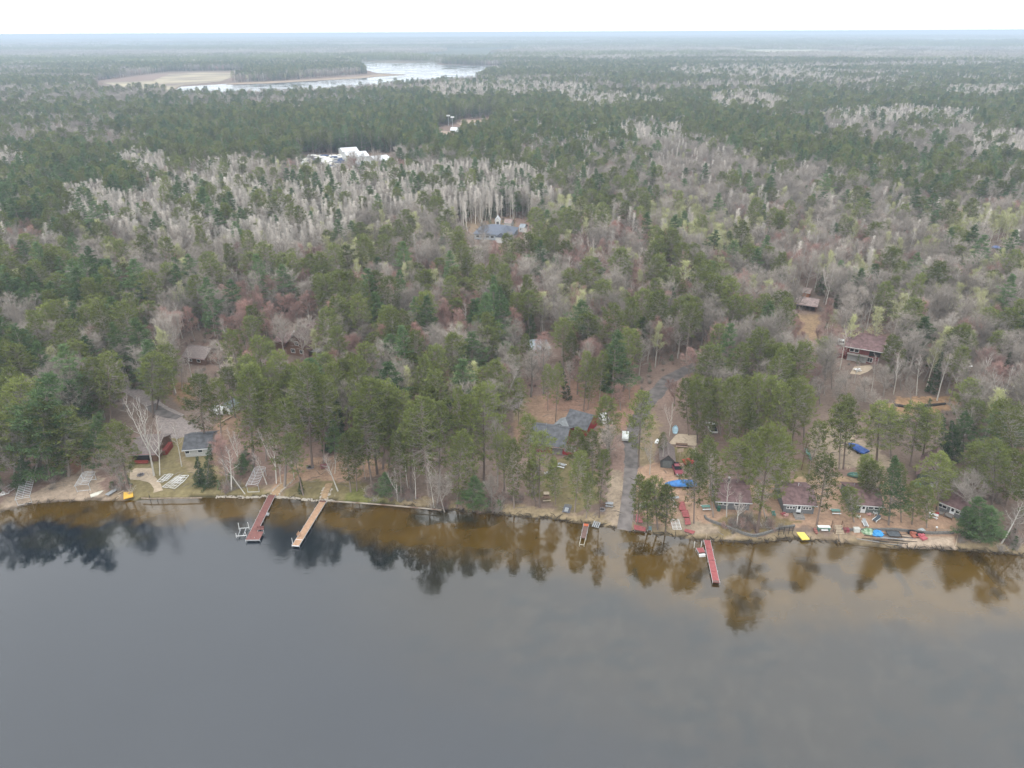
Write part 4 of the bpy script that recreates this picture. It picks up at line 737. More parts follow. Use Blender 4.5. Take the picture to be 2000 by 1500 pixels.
# ================================================================== trees of their own: trunk and crown as parts where the photograph shows them
LAND = [(285, 885, 'the brown roofed cabin'), (390, 880, 'the grey roofed cabin'), (45, 955, 'the silver lift canopy by the shore'), (165, 945, 'the canopy frame on the sandy launch'), (495, 935, 'the lift canopy beside the maroon dock'), (345, 830, 'the gravel drive'),
        (250, 966, 'the orange yellow raft'), (535, 950, 'the maroon dock'), (640, 960, 'the tan dock'), (700, 910, 'the needle covered clearing'), (840, 985, 'the wooden shore edging'), (930, 985, 'the bushy shore bank'), (1140, 1015, 'the short brown dock'), (1085, 860, 'the red lodge'), (1097, 911, 'the pale picnic table'),
        (1220, 960, 'the boat ramp'), (1222, 850, 'the white utility trailer'), (1300, 900, 'the small dark shed'), (1335, 858, 'the volleyball court'), (1330, 943, 'the boat under a bright blue tarp'), (1345, 1000, 'the stacked red dock sections'), (1390, 1060, 'the long red dock'), (1425, 985, 'the cabin beside the curved wall'), (1558, 990, 'the cabin with six front windows'),
        (1685, 990, 'the green trimmed cabin'), (1850, 1000, 'the angled cabin'), (1820, 925, 'the rear maroon roofed cabin'), (1670, 880, 'the dark blue tarped boat'), (1780, 1045, 'the black tubes on the beach'), (1830, 1060, 'the fenced sand beach'), (1568, 1044, 'the lemon yellow raft'), (1690, 690, 'the two storey maroon house'), (1573, 595, 'the long open shed'), (585, 655, 'the reddish gabled house'), (385, 690, 'the brown log house'), (1058, 680, 'the grey metal roof'), (435, 800, 'the white trailers'),
        (950, 450, 'the long blue grey house'), (720, 310, 'the white warehouses'), (630, 315, 'the boat storage yard'), (880, 258, 'the ball park'), (485, 487, 'the grey roof among bare trees'), (1300, 750, 'the bend of the asphalt road'), (1390, 830, 'the parked white pickup')]
_lw = np.array([G(a, b) for a, b, _ in LAND])
NOUN = {'red_pine': ('red pine', 'red pine'), 'white_pine': ('white pine', 'layered white pine'), 'spruce': ('spruce', 'dense dark spruce'), 'birch': ('birch', 'white barked birch'), 'aspen': ('aspen', 'pale leafless aspen'),
        'oak': ('oak', 'grey leafless tree'), 'maple': ('maple', 'reddish budding maple'), 'poplar': ('poplar', 'yellow green budding poplar')}
NAMES = {'red_pine': 'red_pine', 'white_pine': 'white_pine', 'spruce': 'spruce_tree', 'birch': 'birch_tree', 'aspen': 'aspen_tree', 'oak': 'bare_tree', 'maple': 'maple_tree', 'poplar': 'poplar_tree'}
def sized(hh, kind):
    if kind in ('spruce', 'birch', 'oak', 'maple', 'poplar', 'aspen'): return 'small' if hh < 7 else 'medium' if hh < 12 else 'tall'
    return 'young' if hh < 9 else 'medium' if hh < 17 else 'tall'
pend = []
for (k, vi, x0, y0, sx, sz, rz, lean, grp) in INDIV:
    q = KINDS[k][vi]; hh = q[3]*sz; dd = np.hypot(_lw[:, 0]-x0, _lw[:, 1]-y0); o_ = np.argsort(dd); a, b = int(o_[0]), int(o_[1])
    dx, dy = x0-_lw[a, 0], y0-_lw[a, 1]
    rel = 'beside' if abs(dx) > abs(dy) else 'behind' if dy > 0 else 'in front of'
    leaning = ' leaning' if abs(lean) > .16 else ''
    shape = '' if grp == 'forest' else (' broad' if sx*q[4] > 3.6 else ' slender' if sx*q[4] < 1.9 else '')
    s_ = sized(hh, k)
    pend.append([k, vi, x0, y0, sx, sz, rz, lean, grp, a, b, rel, s_, shape, leaning, float(dd[a])])
ORD = ['nearest', 'second nearest', 'third nearest', 'fourth nearest', 'fifth nearest', 'sixth nearest', 'seventh nearest', 'eighth nearest', 'ninth nearest', 'tenth nearest', 'eleventh nearest', 'twelfth nearest']
labs = {}
for i, p in enumerate(pend):
    noun = NOUN[p[0]][1]
    if p[8] == 'near' or p[15] < 22:
        key = '%s%s%s %s %s %s' % (p[12], p[13], p[14], noun, p[11], LAND[p[9]][2]); labs.setdefault(key, []).append(i)
final = {}
for key, ids in labs.items():
    if len(ids) == 1: final[ids[0]] = key; continue
    sub = {}
    for i in ids: sub.setdefault(LAND[pend[i][10]][2], []).append(i)
    for sk, si in sub.items():
        if len(si) == 1 and len((key+' towards '+sk).split()) <= 16: final[si[0]] = key+', towards '+sk[4:] if False else key+' towards '+sk; continue
        si.sort(key=lambda i: pend[i][15])
        for r_, i in enumerate(si): final[i] = (key+', '+ORD[min(r_, 11)]+' to it') if len(sub) == 1 else (key+', '+ORD[min(sorted(ids, key=lambda j: pend[j][15]).index(i), 11)]+' to it')
def mat4(p):
    k, vi, x0, y0, sx, sz, rz, lean = p[:8]
    return Matrix.Translation((x0, y0, float(gz(x0, y0))-.05)) @ Matrix.Rotation(lean, 4, 'Y') @ Matrix.Rotation(rz, 4, 'Z') @ Matrix.Diagonal((sx, sx, sz, 1))
pend_i = sorted(range(len(pend)), key=lambda i: math.hypot(pend[i][2], pend[i][3]))
for i in pend_i:
    p = pend[i]; t, c, j = KINDS[p[0]][p[1]][:3]; nm = NAMES[p[0]]; noun = NOUN[p[0]]
    dist = math.hypot(p[2], p[3])
    if i in final: lab = final[i]; g = {'near': 'trees along the shore and yards', 'forest': 'trees in the woods behind the shore'}[p[8]]
    else:
        zone = LAND[p[9]][2]; how = 'among the woods'+' around '+zone
        lab = '%s %s in woods %s %s' % (p[12], noun[1], p[11] if p[11] != 'beside' else 'near', zone)
        l2 = lab+' towards '+LAND[p[10]][2]
        if len(l2.split()) <= 16: lab = l2
        g = '%ss around %s' % (noun[0], zone)
    if dist < 245:
        e = bpy.data.objects.new(nm, None); COL.objects.link(e); e.empty_display_size = .5; e.matrix_world = mat4(p)
        link('trunk', t, e); link('crown', c, e)
    else:
        e = bpy.data.objects.new(nm, j); COL.objects.link(e); e.matrix_world = mat4(p)
    while len(lab.split()) > 16: lab = ' '.join(lab.split()[1:])
    tag(e, lab, 'tree', g)
# ================================================================== houses
ROOF_M = mat('maroon_shingles', (.150, .095, .093), .92, .35, 1.1, .3, detail=8); ROOF_B = mat('brown_shingles', (.165, .135, .125), .9, .25, 2.5, .3); ROOF_G = mat('charcoal_shingles', (.098, .10, .108), .92, .32, 1.0, .3, detail=8)
ROOF_BL = mat('blue_grey_shingles', (.13, .145, .18), .9, .18, 2, .3); ROOF_T = mat('weathered_brown_roof', (.26, .20, .185), .9, .25, 1.5, .3); ROOF_W = mat('white_metal_roof', (.60, .62, .64), .5, .1, .3); ROOF_S = mat('silver_metal_roof', (.27, .305, .335), .5, .12, 1.5)
ROOF_R = mat('red_brown_shingles', (.165, .105, .10), .9, .25, 2, .3)
W_GREY = mat('grey_clapboard', (.155, .16, .165), .85, .12, 4, stripes=('Z', 1.2)); W_GRN = mat('green_grey_clapboard', (.13, .15, .135), .85, .12, 4, stripes=('Z', 1.2)); W_RED = mat('red_siding', (.26, .03, .035), .8, .15, 3, stripes=('X', 1.5)); W_WHITE = mat('white_siding', (.62, .63, .62), .8, .08, 3, stripes=('Z', 1.2))
W_LOG = mat('brown_logs', (.15, .085, .06), .85, .2, 4, stripes=('Z', 1.0)); W_ORANGE = mat('orange_cedar', (.36, .15, .07), .85, .2, 4, stripes=('X', 1.5)); W_DARK = mat('dark_grey_boards', (.085, .085, .085), .85, .2, 4, stripes=('X', 1.5)); W_STONE = mat('grey_stone', (.22, .20, .20), .9, .3, 5, .4); W_BLUE = mat('pale_blue_siding', (.42, .46, .50), .8, .1, 3); W_LG = mat('light_grey_siding', (.42, .42, .41), .8, .1, 3, stripes=('Z', 1.2))
TRIM = mat('white_trim', (.74, .74, .72), .6, .06, 6); PANE = mat('dark_glass', (.02, .024, .03), .08, .1, 2, spec=.6); DOORW = mat('white_door', (.72, .73, .74), .5, .05, 5); DARKIN = mat('black_and_porch_shade', (.02, .018, .016), .9, .2, 3); RTRIM = mat('red_trim', (.24, .05, .04), .7, .15, 4); CONC = mat('grey_concrete', (.27, .26, .245), .9, .15, 3, .2); DECK = mat('grey_deck_boards', (.25, .23, .21), .85, .2, 3, stripes=('X', 2.2)); WOODB = mat('brown_wood', (.16, .10, .07), .85, .25, 4, .2); PIPE = mat('white_pipe', (.7, .7, .7), .5, .05, 4); BRICK = mat('chimney_brick', (.16, .12, .10), .9, .2, 6, .2)  # DARKIN: black for mat and stovepipe, and for porch shade painted as slabs
GREYR = mat('galvanised_grey', (.34, .345, .35), .6, .15, 3)
def house(name, label, pl, pr, depth, wall_h, rise, wallm, roofm, ridge='x', over=.45, front=(), side=(), steps=None, chimney=None, cat='house', found=True, ext=(0, 0), open_front=False):
    """pl, pr: photo pixels of the two lower front corners (front faces the lake)"""
    A = np.array(G(*pl)); B = np.array(G(*pr)); ax = (B-A)/np.linalg.norm(B-A); A = A-ax*ext[0]; B = B+ax*ext[1]; wd = float(np.linalg.norm(B-A)); rz = math.atan2(ax[1], ax[0]); zb = float(gz(*A))
    t = thing(name, label, cat, (A[0], A[1], zb), rz)
    m = MB(); W, D, H = wd, depth, wall_h
    if open_front: m.box((W/2, D-.1, H/2), (W, .2, H)); m.box((.1, D/2-.1, H/2), (.2, D-.2, H)); m.box((W-.1, D/2-.1, H/2), (.2, D-.2, H))
    else: m.box((W/2, D/2, H/2-.2), (W, D, H+.4))
    if ridge == 'x':
        for u in (0.0, W): m.add([(u, 0, H), (u, D, H), (u, D/2, H+rise)]+[(u+(.1 if u == 0 else -.1), 0, H), (u+(.1 if u == 0 else -.1), D, H), (u+(.1 if u == 0 else -.1), D/2, H+rise)], [(0, 1, 2), (3, 5, 4), (0, 2, 5, 3), (1, 4, 5, 2), (0, 3, 4, 1)])
    elif ridge == 'y':
        for v in (0.0, D):
            e = .1 if v == 0 else -.1; m.add([(0, v, H), (W, v, H), (W/2, v, H+rise), (0, v+e, H), (W, v+e, H), (W/2, v+e, H+rise)], [(0, 1, 2), (3, 5, 4), (0, 2, 5, 3), (1, 4, 5, 2), (0, 3, 4, 1)])
    m.build('wall', wallm, t)
    o = over; th = .14
    if ridge == 'x':
        s = rise/(D/2); lo = H-s*o
        for sg, nm in ((0, 'roof_slope'), (1, 'roof_slope')):
            y0, y1 = (-o, D/2) if sg == 0 else (D+o, D/2)
            MB().add([(-o, y0, lo+.02), (W+o, y0, lo+.02), (W+o, y1, H+rise+.02), (-o, y1, H+rise+.02), (-o, y0, lo+th), (W+o, y0, lo+th), (W+o, y1, H+rise+th), (-o, y1, H+rise+th)],
                     [(0, 1, 2, 3), (4, 7, 6, 5), (0, 4, 5, 1), (1, 5, 6, 2), (2, 6, 7, 3), (3, 7, 4, 0)]).build(nm, roofm, t)
        MB().box((W/2, D/2, H+rise+th+.02), (W+2*o, .3, .07)).build('ridge_cap', roofm, t)
        f = MB().box((W/2, -o-.03, lo+.05), (W+2*o, .04, .16)); f.build('fascia', TRIM if wallm not in (W_RED, W_LOG) else RTRIM, t)
    elif ridge == 'y':
        s = rise/(W/2); lo = H-s*o
        for x0, x1 in ((-o, W/2), (W+o, W/2)):
            MB().add([(x0, -o, lo+.02), (x0, D+o, lo+.02), (x1, D+o, H+rise+.02), (x1, -o, H+rise+.02), (x0, -o, lo+th), (x0, D+o, lo+th), (x1, D+o, H+rise+th), (x1, -o, H+rise+th)],
                     [(0, 1, 2, 3), (4, 7, 6, 5), (0, 4, 5, 1), (1, 5, 6, 2), (2, 6, 7, 3), (3, 7, 4, 0)]).build('roof_slope', roofm, t)
        MB().box((W/2, D/2, H+rise+th+.02), (.3, D+2*o, .07)).build('ridge_cap', roofm, t)
    elif ridge == 'hip':
        k = min(D, W)/2*.98; E = [(-o, -o), (W+o, -o), (W+o, D+o), (-o, D+o)]
        r1, r2 = ((k, D/2), (W-k, D/2)) if W >= D else ((W/2, k), (W/2, D-k))
        vs = [(x_, y_, H-.05) for x_, y_ in E]+[(*r1, H+rise), (*r2, H+rise)]
        fs = [(0, 1, 5, 4), (1, 2, 5), (2, 3, 4, 5), (3, 0, 4)] if W >= D else [(0, 1, 4), (1, 2, 5, 4), (2, 3, 5), (3, 0, 4, 5)]
        MB().add(vs, fs+[(3, 2, 1, 0)]).build('roof', roofm, t)
    if W > 5.5 and ridge in 'xy' and wall_h < 4:
        vp = MB()
        for uu, vv in ((.3, .72), (.72, .66)): vp.bar((uu*W, vv*D, H+rise*.3), (uu*W, vv*D, H+rise*.62+.55), .06, 6)
        vp.build('roof_vent', GREYR, t); MB().box((W*.5, -o-.08, H-rise/(D/2)*o-.02) if ridge == 'x' else (-o-.06, D/2, H-rise/(W/2)*o-.02), (W+2*o, .1, .1) if ridge == 'x' else (.1, D+2*o, .1)).build('gutter', GREYR, t)
    def opening(kind, u, zc, w_, h_, wall='front'):
        nm = 'door' if kind == 'door' else 'window'
        def q(a, b, c): return (a, -b, c) if wall == 'front' else (W+b, a, c)
        def bx(M, u_, out, z_, w__, d__, h__):
            M.box(q(u_, out, z_), (w__, d__, h__) if wall == 'front' else (d__, w__, h__))
        fr = MB(); b = .09
        for (uu, zz, ww, hh) in ((u, zc+h_/2-b/2, w_, b), (u, zc-h_/2+b/2, w_, b), (u-w_/2+b/2, zc, b, h_-2*b), (u+w_/2-b/2, zc, b, h_-2*b)): bx(fr, uu, .035, zz, ww, .07, hh)
        if kind == 'door':
            d = MB(); bx(d, u, .02, zc, w_-2*b, .04, h_-2*b); dr = d.build('door', DOORW, t); fr.build('frame', TRIM, dr)
            pn = MB(); bx(pn, u, .045, zc+h_*.18, w_*.5, .02, h_*.42); pn.build('pane', PANE, dr)
        else:
            wf = fr.build('window', TRIM, t); pn = MB(); bx(pn, u, .012, zc, w_-2*b, .024, h_-2*b); pn.build('pane', PANE, wf)
            if w_ > 1.3: mu = MB(); bx(mu, u, .05, zc, .05, .04, h_-2*b); mu.build('mullion', TRIM, wf)
    for k in front: opening(k[0], k[1]*W, k[2], k[3], k[4])
    for k in side: opening(k[0], k[1]*D, k[2], k[3], k[4], 'side')
    if steps:
        u, sw, n_ = steps; st = MB()
        for i in range(n_): st.box((u*W, -.35-(n_-1-i)*.3-.3, .1+i*.17-.05), (sw, .32, .2+i*.34 if False else .16))
        st.box((u*W, -.32, .12+(n_-1)*.17-.02), (sw*.9, .62, .14)); st.build('step', DECK, t)
    if chimney:
        cx, cy_, ch = chimney; c = MB().box((cx*W, cy_*D, H+ch/2), (.5, .5, ch+1.2)).build('chimney', BRICK, t); MB().box((cx*W, cy_*D, H+ch+.65), (.6, .6, .1)).build('cap', CONC, c)
    return t, W, D, H
six = [('window', .075+i*.095+.06, 1.45, .62, .72) for i in range(3)]+[('window', .64+i*.095+.03, 1.45, .62, .72) for i in range(3)]
t, W, D, H = house('cabin', 'grey cabin with maroon roof, white door and two rows of three small front windows', (1529, 1001), (1588, 1004), 8.2, 2.5, 1.5, W_GREY, ROOF_M, front=six+[('door', .5, 1.15, .98, 2.1)], cat='cabin')
p = MB().box((W*.48, -1.0, .22), (2.2, 1.9, .12)).box((W*.48, -1.0, .08), (2.0, 1.7, .16)); s_ = p.build('stoop', DECK, t); MB().box((W*.48, -2.15, .06), (2.0, .4, .12)).build('step', DECK, s_)
MB().box((W*.48, -.42, .35), (.8, .5, .06)).build('door_mat', DARKIN, t); v = MB().bar((W*.62, D*.62, H+.9), (W*.62, D*.62, H+2.0), .07).build('vent_pipe', PIPE, t)
t, W, D, H = house('cabin', 'grey cabin with maroon roof, stovepipe and narrow windows behind the curved timber wall', (1398, 994), (1462, 997), 8.4, 2.3, 1.6, W_GREY, ROOF_M, front=[('window', .12, 1.5, 1.0, .7), ('window', .28, 1.5, 1.0, .7), ('window', .62, 1.5, 1.2, .7), ('window', .85, 1.5, 1.0, .7)], cat='cabin')
c = MB().bar((W*.46, D*.62, H+.9), (W*.46, D*.62, H+2.6), .2, 8).build('stovepipe', DARKIN, t); MB().bar((W*.46, D*.62, H+2.6), (W*.46, D*.62, H+2.95), .28, 8, .05).build('cap', PIPE, c)
MB().bar((.5, -.6, 0), (.5, -.6, 1.1), .38, 10).build('green_barrel', mat('green_paint', (.05, .13, .10), .6, .15, 3), t)
t, W, D, H = house('cabin', 'green trimmed grey cabin with maroon roof and white front door beside the wrapped pine', (1660, 1000), (1712, 1004), 8.0, 2.3, 1.5, W_GRN, ROOF_M, front=[('window', .1, 1.4, .95, .95), ('window', .25, 1.4, .95, .95), ('door', .42, 1.15, .98, 2.1), ('window', .66, 1.5, 1.1, .7), ('window', .86, 1.5, 1.1, .7)], cat='cabin', ext=(0, .6))
t, W, D, H = house('cabin', 'angled grey cabin with maroon roof and wooden steps up to its white door', (1827, 995), (1879, 1017), 7.0, 2.5, 1.6, W_GREY, ROOF_M, front=[('window', .1, 1.5, 1.1, .9), ('window', .28, 1.5, 1.0, .8), ('door', .58, 1.25, .98, 2.1), ('window', .76, 1.5, .9, .7), ('window', .9, 1.5, .9, .7)], cat='cabin')
st = MB();
for i in range(4): st.box((W*.5-.9-i*.34, -1.0, .5-i*.13), (.3, 1.3, .07))
st.box((W*.56, -.8, .55), (1.6, 1.5, .1)); st.build('stairs', DECK, t); rl = MB()
for u in (-.8, .8): rl.bar((W*.56+u, -1.5, 0), (W*.56+u, -1.5, 1.4), .05)
rl.bar((W*.56-.8, -1.5, 1.35), (W*.56+.8, -1.5, 1.35), .04); rl.build('railing', WOODB, t)
t, W, D, H = house('cabin', 'rear cabin with tall maroon roof half hidden under pines', (1788, 943), (1838, 957), 10, 2.5, 2.6, W_GRN, ROOF_M, ridge='y', front=[('window', .25, 1.4, 1.0, .8), ('window', .4, 1.4, 1.0, .8), ('door', .62, 1.15, 1.0, 2.1), ('window', .85, 1.4, 1.0, .8)], cat='cabin')
t, W, D, H = house('cabin', 'brown roofed cabin with open dark porch and red trim behind the pale patio', (259, 902), (308, 901), 9.0, 2.4, 1.6, W_LOG, ROOF_B, front=[], cat='cabin')
MB().box((W*.45, -.02, 1.2), (W*.72, .1, 1.7)).build('porch_shade', DARKIN, t); MB().box((W*.42, -1.0, .3), (W*.55, .5, .12)).box((W*.42, -.75, .65), (W*.55, .08, .45)).build('red_bench', RTRIM, t)  # near-black slab on the solid wall paints the shade inside the porch
rs = MB().box((W+.6, D*.55, .7), (1.0, 4.0, 1.4)); rs.build('side_porch', RTRIM, t); MB().box((W+.6, D*.25, 1.1), (1.0, .1, .8)).build('railing', WOODB, t)
t, W, D, H = house('cabin', 'small pale cabin with charcoal grey roof beside the gravel drive', (363, 893), (413, 889), 8.0, 2.3, 1.7, W_LG, ROOF_G, front=[('window', .1, 1.5, 1.1, 1.1), ('window', .6, 1.5, 1.2, 1.0)], cat='cabin')
MB().box((W+.9, D*.5, 1.3), (.9, 3.2, .12)).box((W+.9, D*.5-1.5, .65), (.1, .1, 1.3)).box((W+.9, D*.5+1.5, .65), (.1, .1, 1.3)).build('side_rack', WOODB, t)
# the red lodge: two wings joined by a low pale link
t, W, D, H = house('lodge', 'red lodge of two wings with charcoal roofs and a pale link between them', (1036, 880), (1099, 889), 9.5, 2.7, 2.3, W_RED, ROOF_G, front=[('window', .82, 1.5, 1.0, 1.0)], side=[('window', .3, 1.5, 1.2, 1.1), ('window', .6, 1.5, 1.2, 1.1)], over=.7)
MB().box((W-1.4, -.05, 1.2), (2.6, .1, 2.3)).build('stone_panel', W_STONE, t)
pr = MB().box((W+1.6, 2.2, .25), (3.2, 5.0, .18)).build('porch', DECK, t); rr = MB()
for u, v in ((.2, -.2), (1.6, -.2), (3.1, -.2), (3.1, 2.2), (3.1, 4.6)): rr.bar((W+u, v, .3), (W+u, v, 1.35), .06)
rr.box((W+1.6, -.25, .8), (3.2, .08, .9)).box((W+3.15, 2.2, .8), (.08, 5, .9)); rr.build('railing', W_RED, pr)
A = np.array(t.location[:2]); Mi = t.matrix_basis.inverted() if False else Matrix.Translation(t.location) @ t.rotation_euler.to_matrix().to_4x4(); Mi = Mi.inverted()
q1 = Mi @ Vector((*G(1104, 843), ZL)); q2 = Mi @ Vector((*G(1143, 854), ZL)); a2 = math.atan2(q2.y-q1.y, q2.x-q1.x); W2 = (q2-q1).length; D2, H2, r2 = 7.5, 2.6, 2.2
def wing(P): c, s = math.cos(a2), math.sin(a2); return [(q1.x+x_*c-y_*s, q1.y+x_*s+y_*c, z_) for x_, y_, z_ in P]
m = MB().add(wing([(0, 0, 0), (W2, 0, 0), (W2, D2, 0), (0, D2, 0), (0, 0, H2), (W2, 0, H2), (W2, D2, H2), (0, D2, H2), (0, D2/2, H2+r2), (W2, D2/2, H2+r2)]), [(0, 1, 5, 4), (1, 2, 6, 9, 5), (2, 3, 7, 6), (3, 0, 4, 8, 7)]); m.build('wall', W_RED, t)
for y0, y1 in ((-.6, D2/2), (D2+.6, D2/2)):
    s_ = r2/(D2/2); lo = H2-s_*.6
    MB().add(wing([(-.6, y0, lo+.02), (W2+.6, y0, lo+.02), (W2+.6, y1, H2+r2+.02), (-.6, y1, H2+r2+.02), (-.6, y0, lo+.16), (W2+.6, y0, lo+.16), (W2+.6, y1, H2+r2+.16), (-.6, y1, H2+r2+.16)]), [(0, 1, 2, 3), (4, 7, 6, 5), (0, 4, 5, 1), (1, 5, 6, 2), (2, 6, 7, 3), (3, 7, 4, 0)]).build('roof_slope', ROOF_G, t)
MB().add(wing([(-2.6, -2.2, 2.3), (1.4, -2.2, 2.3), (1.4, 2.0, 2.3), (-2.6, 2.0, 2.3), (-.6, -2.2, 3.4), (-.6, 2.0, 3.4)]), [(0, 1, 4), (1, 2, 5, 4), (2, 3, 5), (3, 0, 4, 5), (3, 2, 1, 0)]).build('link_roof', mat('weathered_link_roof', (.19, .20, .205), .9, .2, 1), t)
MB().add(wing([(-2.4, -2, 0), (1.2, -2, 0), (1.2, 1.8, 0), (-2.4, 1.8, 0), (-2.4, -2, 2.28), (1.2, -2, 2.28), (1.2, 1.8, 2.28), (-2.4, 1.8, 2.28)]), [(0, 1, 5, 4), (1, 2, 6, 5), (2, 3, 7, 6), (3, 0, 4, 7)]).build('link_wall', W_RED, t)
MB().add(wing([(W2*.45, -.03, .1), (W2*.45+.9, -.03, .1), (W2*.45+.9, -.03, 2.1), (W2*.45, -.03, 2.1), (W2*.45, -.08, .1), (W2*.45+.9, -.08, .1), (W2*.45+.9, -.08, 2.1), (W2*.45, -.08, 2.1)]), [(4, 5, 6, 7), (0, 4, 7, 3), (1, 2, 6, 5), (3, 7, 6, 2)]).build('door', DOORW, t)
# house on the right, in the trees
t, W, D, H = house('house', 'two storey red house with maroon roof above a pale stone patio', (1650, 702), (1713, 713), 12.5, 4.9, 2.4, mat('dull_red_siding', (.17, .055, .052), .85, .25, 1.5, stripes=('X', 1.5)), ROOF_M, front=[('window', .15, 3.6, 1.3, 1.2), ('window', .3, 3.6, 1.3, 1.2), ('window', .5, 1.3, 2.2, 1.6), ('window', .75, 1.3, 1.6, 1.6), ('window', .88, 3.5, 1.6, 1.3)], over=.8)
MB().box((W*.36, -.75, 2.55), (W*.66, 1.5, .15)).build('balcony', DECK, t); MB().box((W*.86, -.04, 3.5), (3.2, .1, 1.8)).build('porch_shade', DARKIN, t); MB().box((W*.35, -.05, 1.2), (W*.6, .08, 2.4)).build('lower_wall', W_LG, t); MB().box((W+.06, D/2, 2.4), (.1, D, 4.7)).build('side_wall', W_LG, t)  # upper porch is a dark slab, its inner shade put into the colour
MB().box((-2.2, 2.5, 1.9), (4.2, 4.5, .2), 0, .2).box((-2.2, 2.5, .9), (3.8, 4, 1.8)).build('side_wing', MATS['dull_red_siding'], t)
t, W, D, H = house('shed', 'long open fronted shed with weathered brown roof in the woods', (1553, 604), (1592, 610), 8, 2.4, 1.4, W_LOG, ROOF_T, front=(), over=.5, open_front=True)
pp = MB()
for i in range(5): pp.bar((W*i/4, .1, 0), (W*i/4, .1, 2.4), .09)
pp.build('post', W_LOG, t)
house('shed', 'tiny orange walled shed with weathered roof behind the long open shed', (1567, 580), (1579, 582), 4, 2.2, 1.0, W_ORANGE, ROOF_T, over=.4)
t, W, D, H = house('house', 'brown log house with dull grey brown roof among leafless trees', (361, 709), (402, 714), 8, 2.5, 2.0, W_LOG, ROOF_B, front=[('window', .3, 1.4, 1.3, 1.0), ('window', .7, 1.4, 1.3, 1.0)])
MB().box((W+2, 3.5, 2.2), (4.2, 5, .2), 0, .25).box((W+2, 3.5, 1.0), (3.8, 4.4, 2.0)).build('side_wing', W_LOG, t)
t, W, D, H = house('house', 'reddish gabled house with steep roof facing the lake', (561, 692), (604, 698), 13, 3.4, 4.6, W_LOG, ROOF_R, ridge='y', front=[('window', .3, 1.6, 1.5, 1.4), ('window', .7, 1.6, 1.5, 1.4), ('window', .5, 4.4, 1.4, 1.4)], over=.9)
MB().add([(-7, 3, 2.6), (0, 3, 2.6), (0, 11, 2.6), (-7, 11, 2.6), (-7, 7, 4.6), (0, 7, 4.6)], [(0, 1, 5, 4), (2, 3, 4, 5), (1, 2, 5), (3, 0, 4), (3, 2, 1, 0)]).build('wing_roof', ROOF_R, t); MB().box((-3.5, 7, 1.3), (6.6, 7.4, 2.58)).build('wing_wall', W_LOG, t); MB().bar((-1.2, 7, 4.4), (-1.2, 7, 5.4), .25, 8).build('chimney', PIPE, t); MB().box((W+2, 2, 2.0), (3, 3.5, .2)).box((W+3.4, .4, 1), (.15, .15, 2)).box((W+3.4, 3.6, 1), (.15, .15, 2)).build('deck', DECK, t)
house('garage', 'low garage with pale metal roof between the pines', (1041, 698), (1073, 694), 8, 2.6, 1.3, W_LG, ROOF_S, over=.3)
t, W, D, H = house('house', 'long house with blue grey hipped roof in a mown clearing', (926, 467), (999, 471), 16, 3.0, 3.2, W_BLUE, ROOF_BL, ridge='hip', front=[('window', .1+.13*i, 1.6, 1.6, 1.2) for i in range(7)], over=.6)
MB().add([(W*.62, -5, 2.9), (W*.95, -5, 2.9), (W*.95, 8, 2.9), (W*.62, 8, 2.9), (W*.785, -5, 5.2), (W*.785, 8, 6.0)], [(0, 1, 4), (1, 2, 5, 4), (2, 3, 5), (3, 0, 4, 5)]).build('front_gable', ROOF_BL, t); MB().box((W*.785, -2, 1.4), (W*.3, 5.6, 2.9)).build('front_wing', W_WHITE, t)
house('shed', 'white barn shaped shed with dark doors behind the blue grey house', (967, 440), (977, 440), 5, 2.4, 1.8, W_WHITE, ROOF_W, ridge='y', front=[('window', .5, 1.1, 1.5, 2.0)], over=.2)
house('shed', 'cream playhouse shed with grey roof next to the white barn shaped shed', (985, 443), (998, 444), 5, 2.3, 1.4, W_LG, ROOF_T, over=.3)
house('shed', 'small white shed with dark window right of the blue grey house', (1014, 453), (1024, 454), 4.5, 2.5, 1.2, W_WHITE, ROOF_S, front=[('window', .3, 1.6, .8, .8)], over=.2)
house('house', 'low grey roof hidden among pale leafless trees', (462, 495), (508, 493), 10, 2.6, 2.0, W_LG, ROOF_BL, over=.5)
house('warehouse', 'rearmost white warehouse with pale metal roof beside the storage yard', (671, 309), (702, 307), 22, 5, 1.8, W_WHITE, ROOF_W, over=.3)
house('warehouse', 'broad white warehouse with long white roof, middle one of the three', (681, 321), (722, 318), 22, 5.5, 2.2, W_WHITE, ROOF_W, over=.3)
house('warehouse', 'white warehouse nearest the ball park road with bright white roof', (737, 329), (767, 326), 22, 5.5, 2.2, W_LG, ROOF_W, over=.3)
house('shed', 'low grey gabled store in front of the white warehouses', (690, 331), (703, 331), 8, 3, 1.5, W_LG, ROOF_S, ridge='y', over=.2)
house('pavilion', 'white roofed pavilion at the edge of the ball park', (880, 261), (895, 261), 16, 3.2, 2, W_DARK, ROOF_W, over=.4)
house('dugout', 'long white roofed dugout beside the infield', (918, 249), (932, 249), 12, 2.6, .8, W_LG, ROOF_W, over=.3)
house('shed', 'white shed by the last lamp mast of the ball park', (978, 246), (985, 246), 12, 4, 1.5, W_LG, ROOF_W, over=.3)
house('barn', 'lone pale barn on the far lake shore', (677, 130), (694, 130), 30, 8, 4, W_LG, ROOF_W, over=.3)
house('cottage', 'orange brown cottage roof among the pines beyond the warehouses', (842, 301), (863, 300), 12, 3, 3, W_ORANGE, mat('orange_roof', (.36, .24, .15), .9, .15, 1), over=.5)
t, W, D, H = house('shed', 'small dark gabled shed beside the old maroon truck', (1290, 913), (1315, 915), 6.0, 2.3, 1.4, W_DARK, ROOF_B, ridge='y', over=.4)
MB().box((W/2, -.05, 1.05), (W*.7, .1, 1.9)).build('door', mat('grey_green_door', (.13, .14, .135), .8, .15, 4), t)
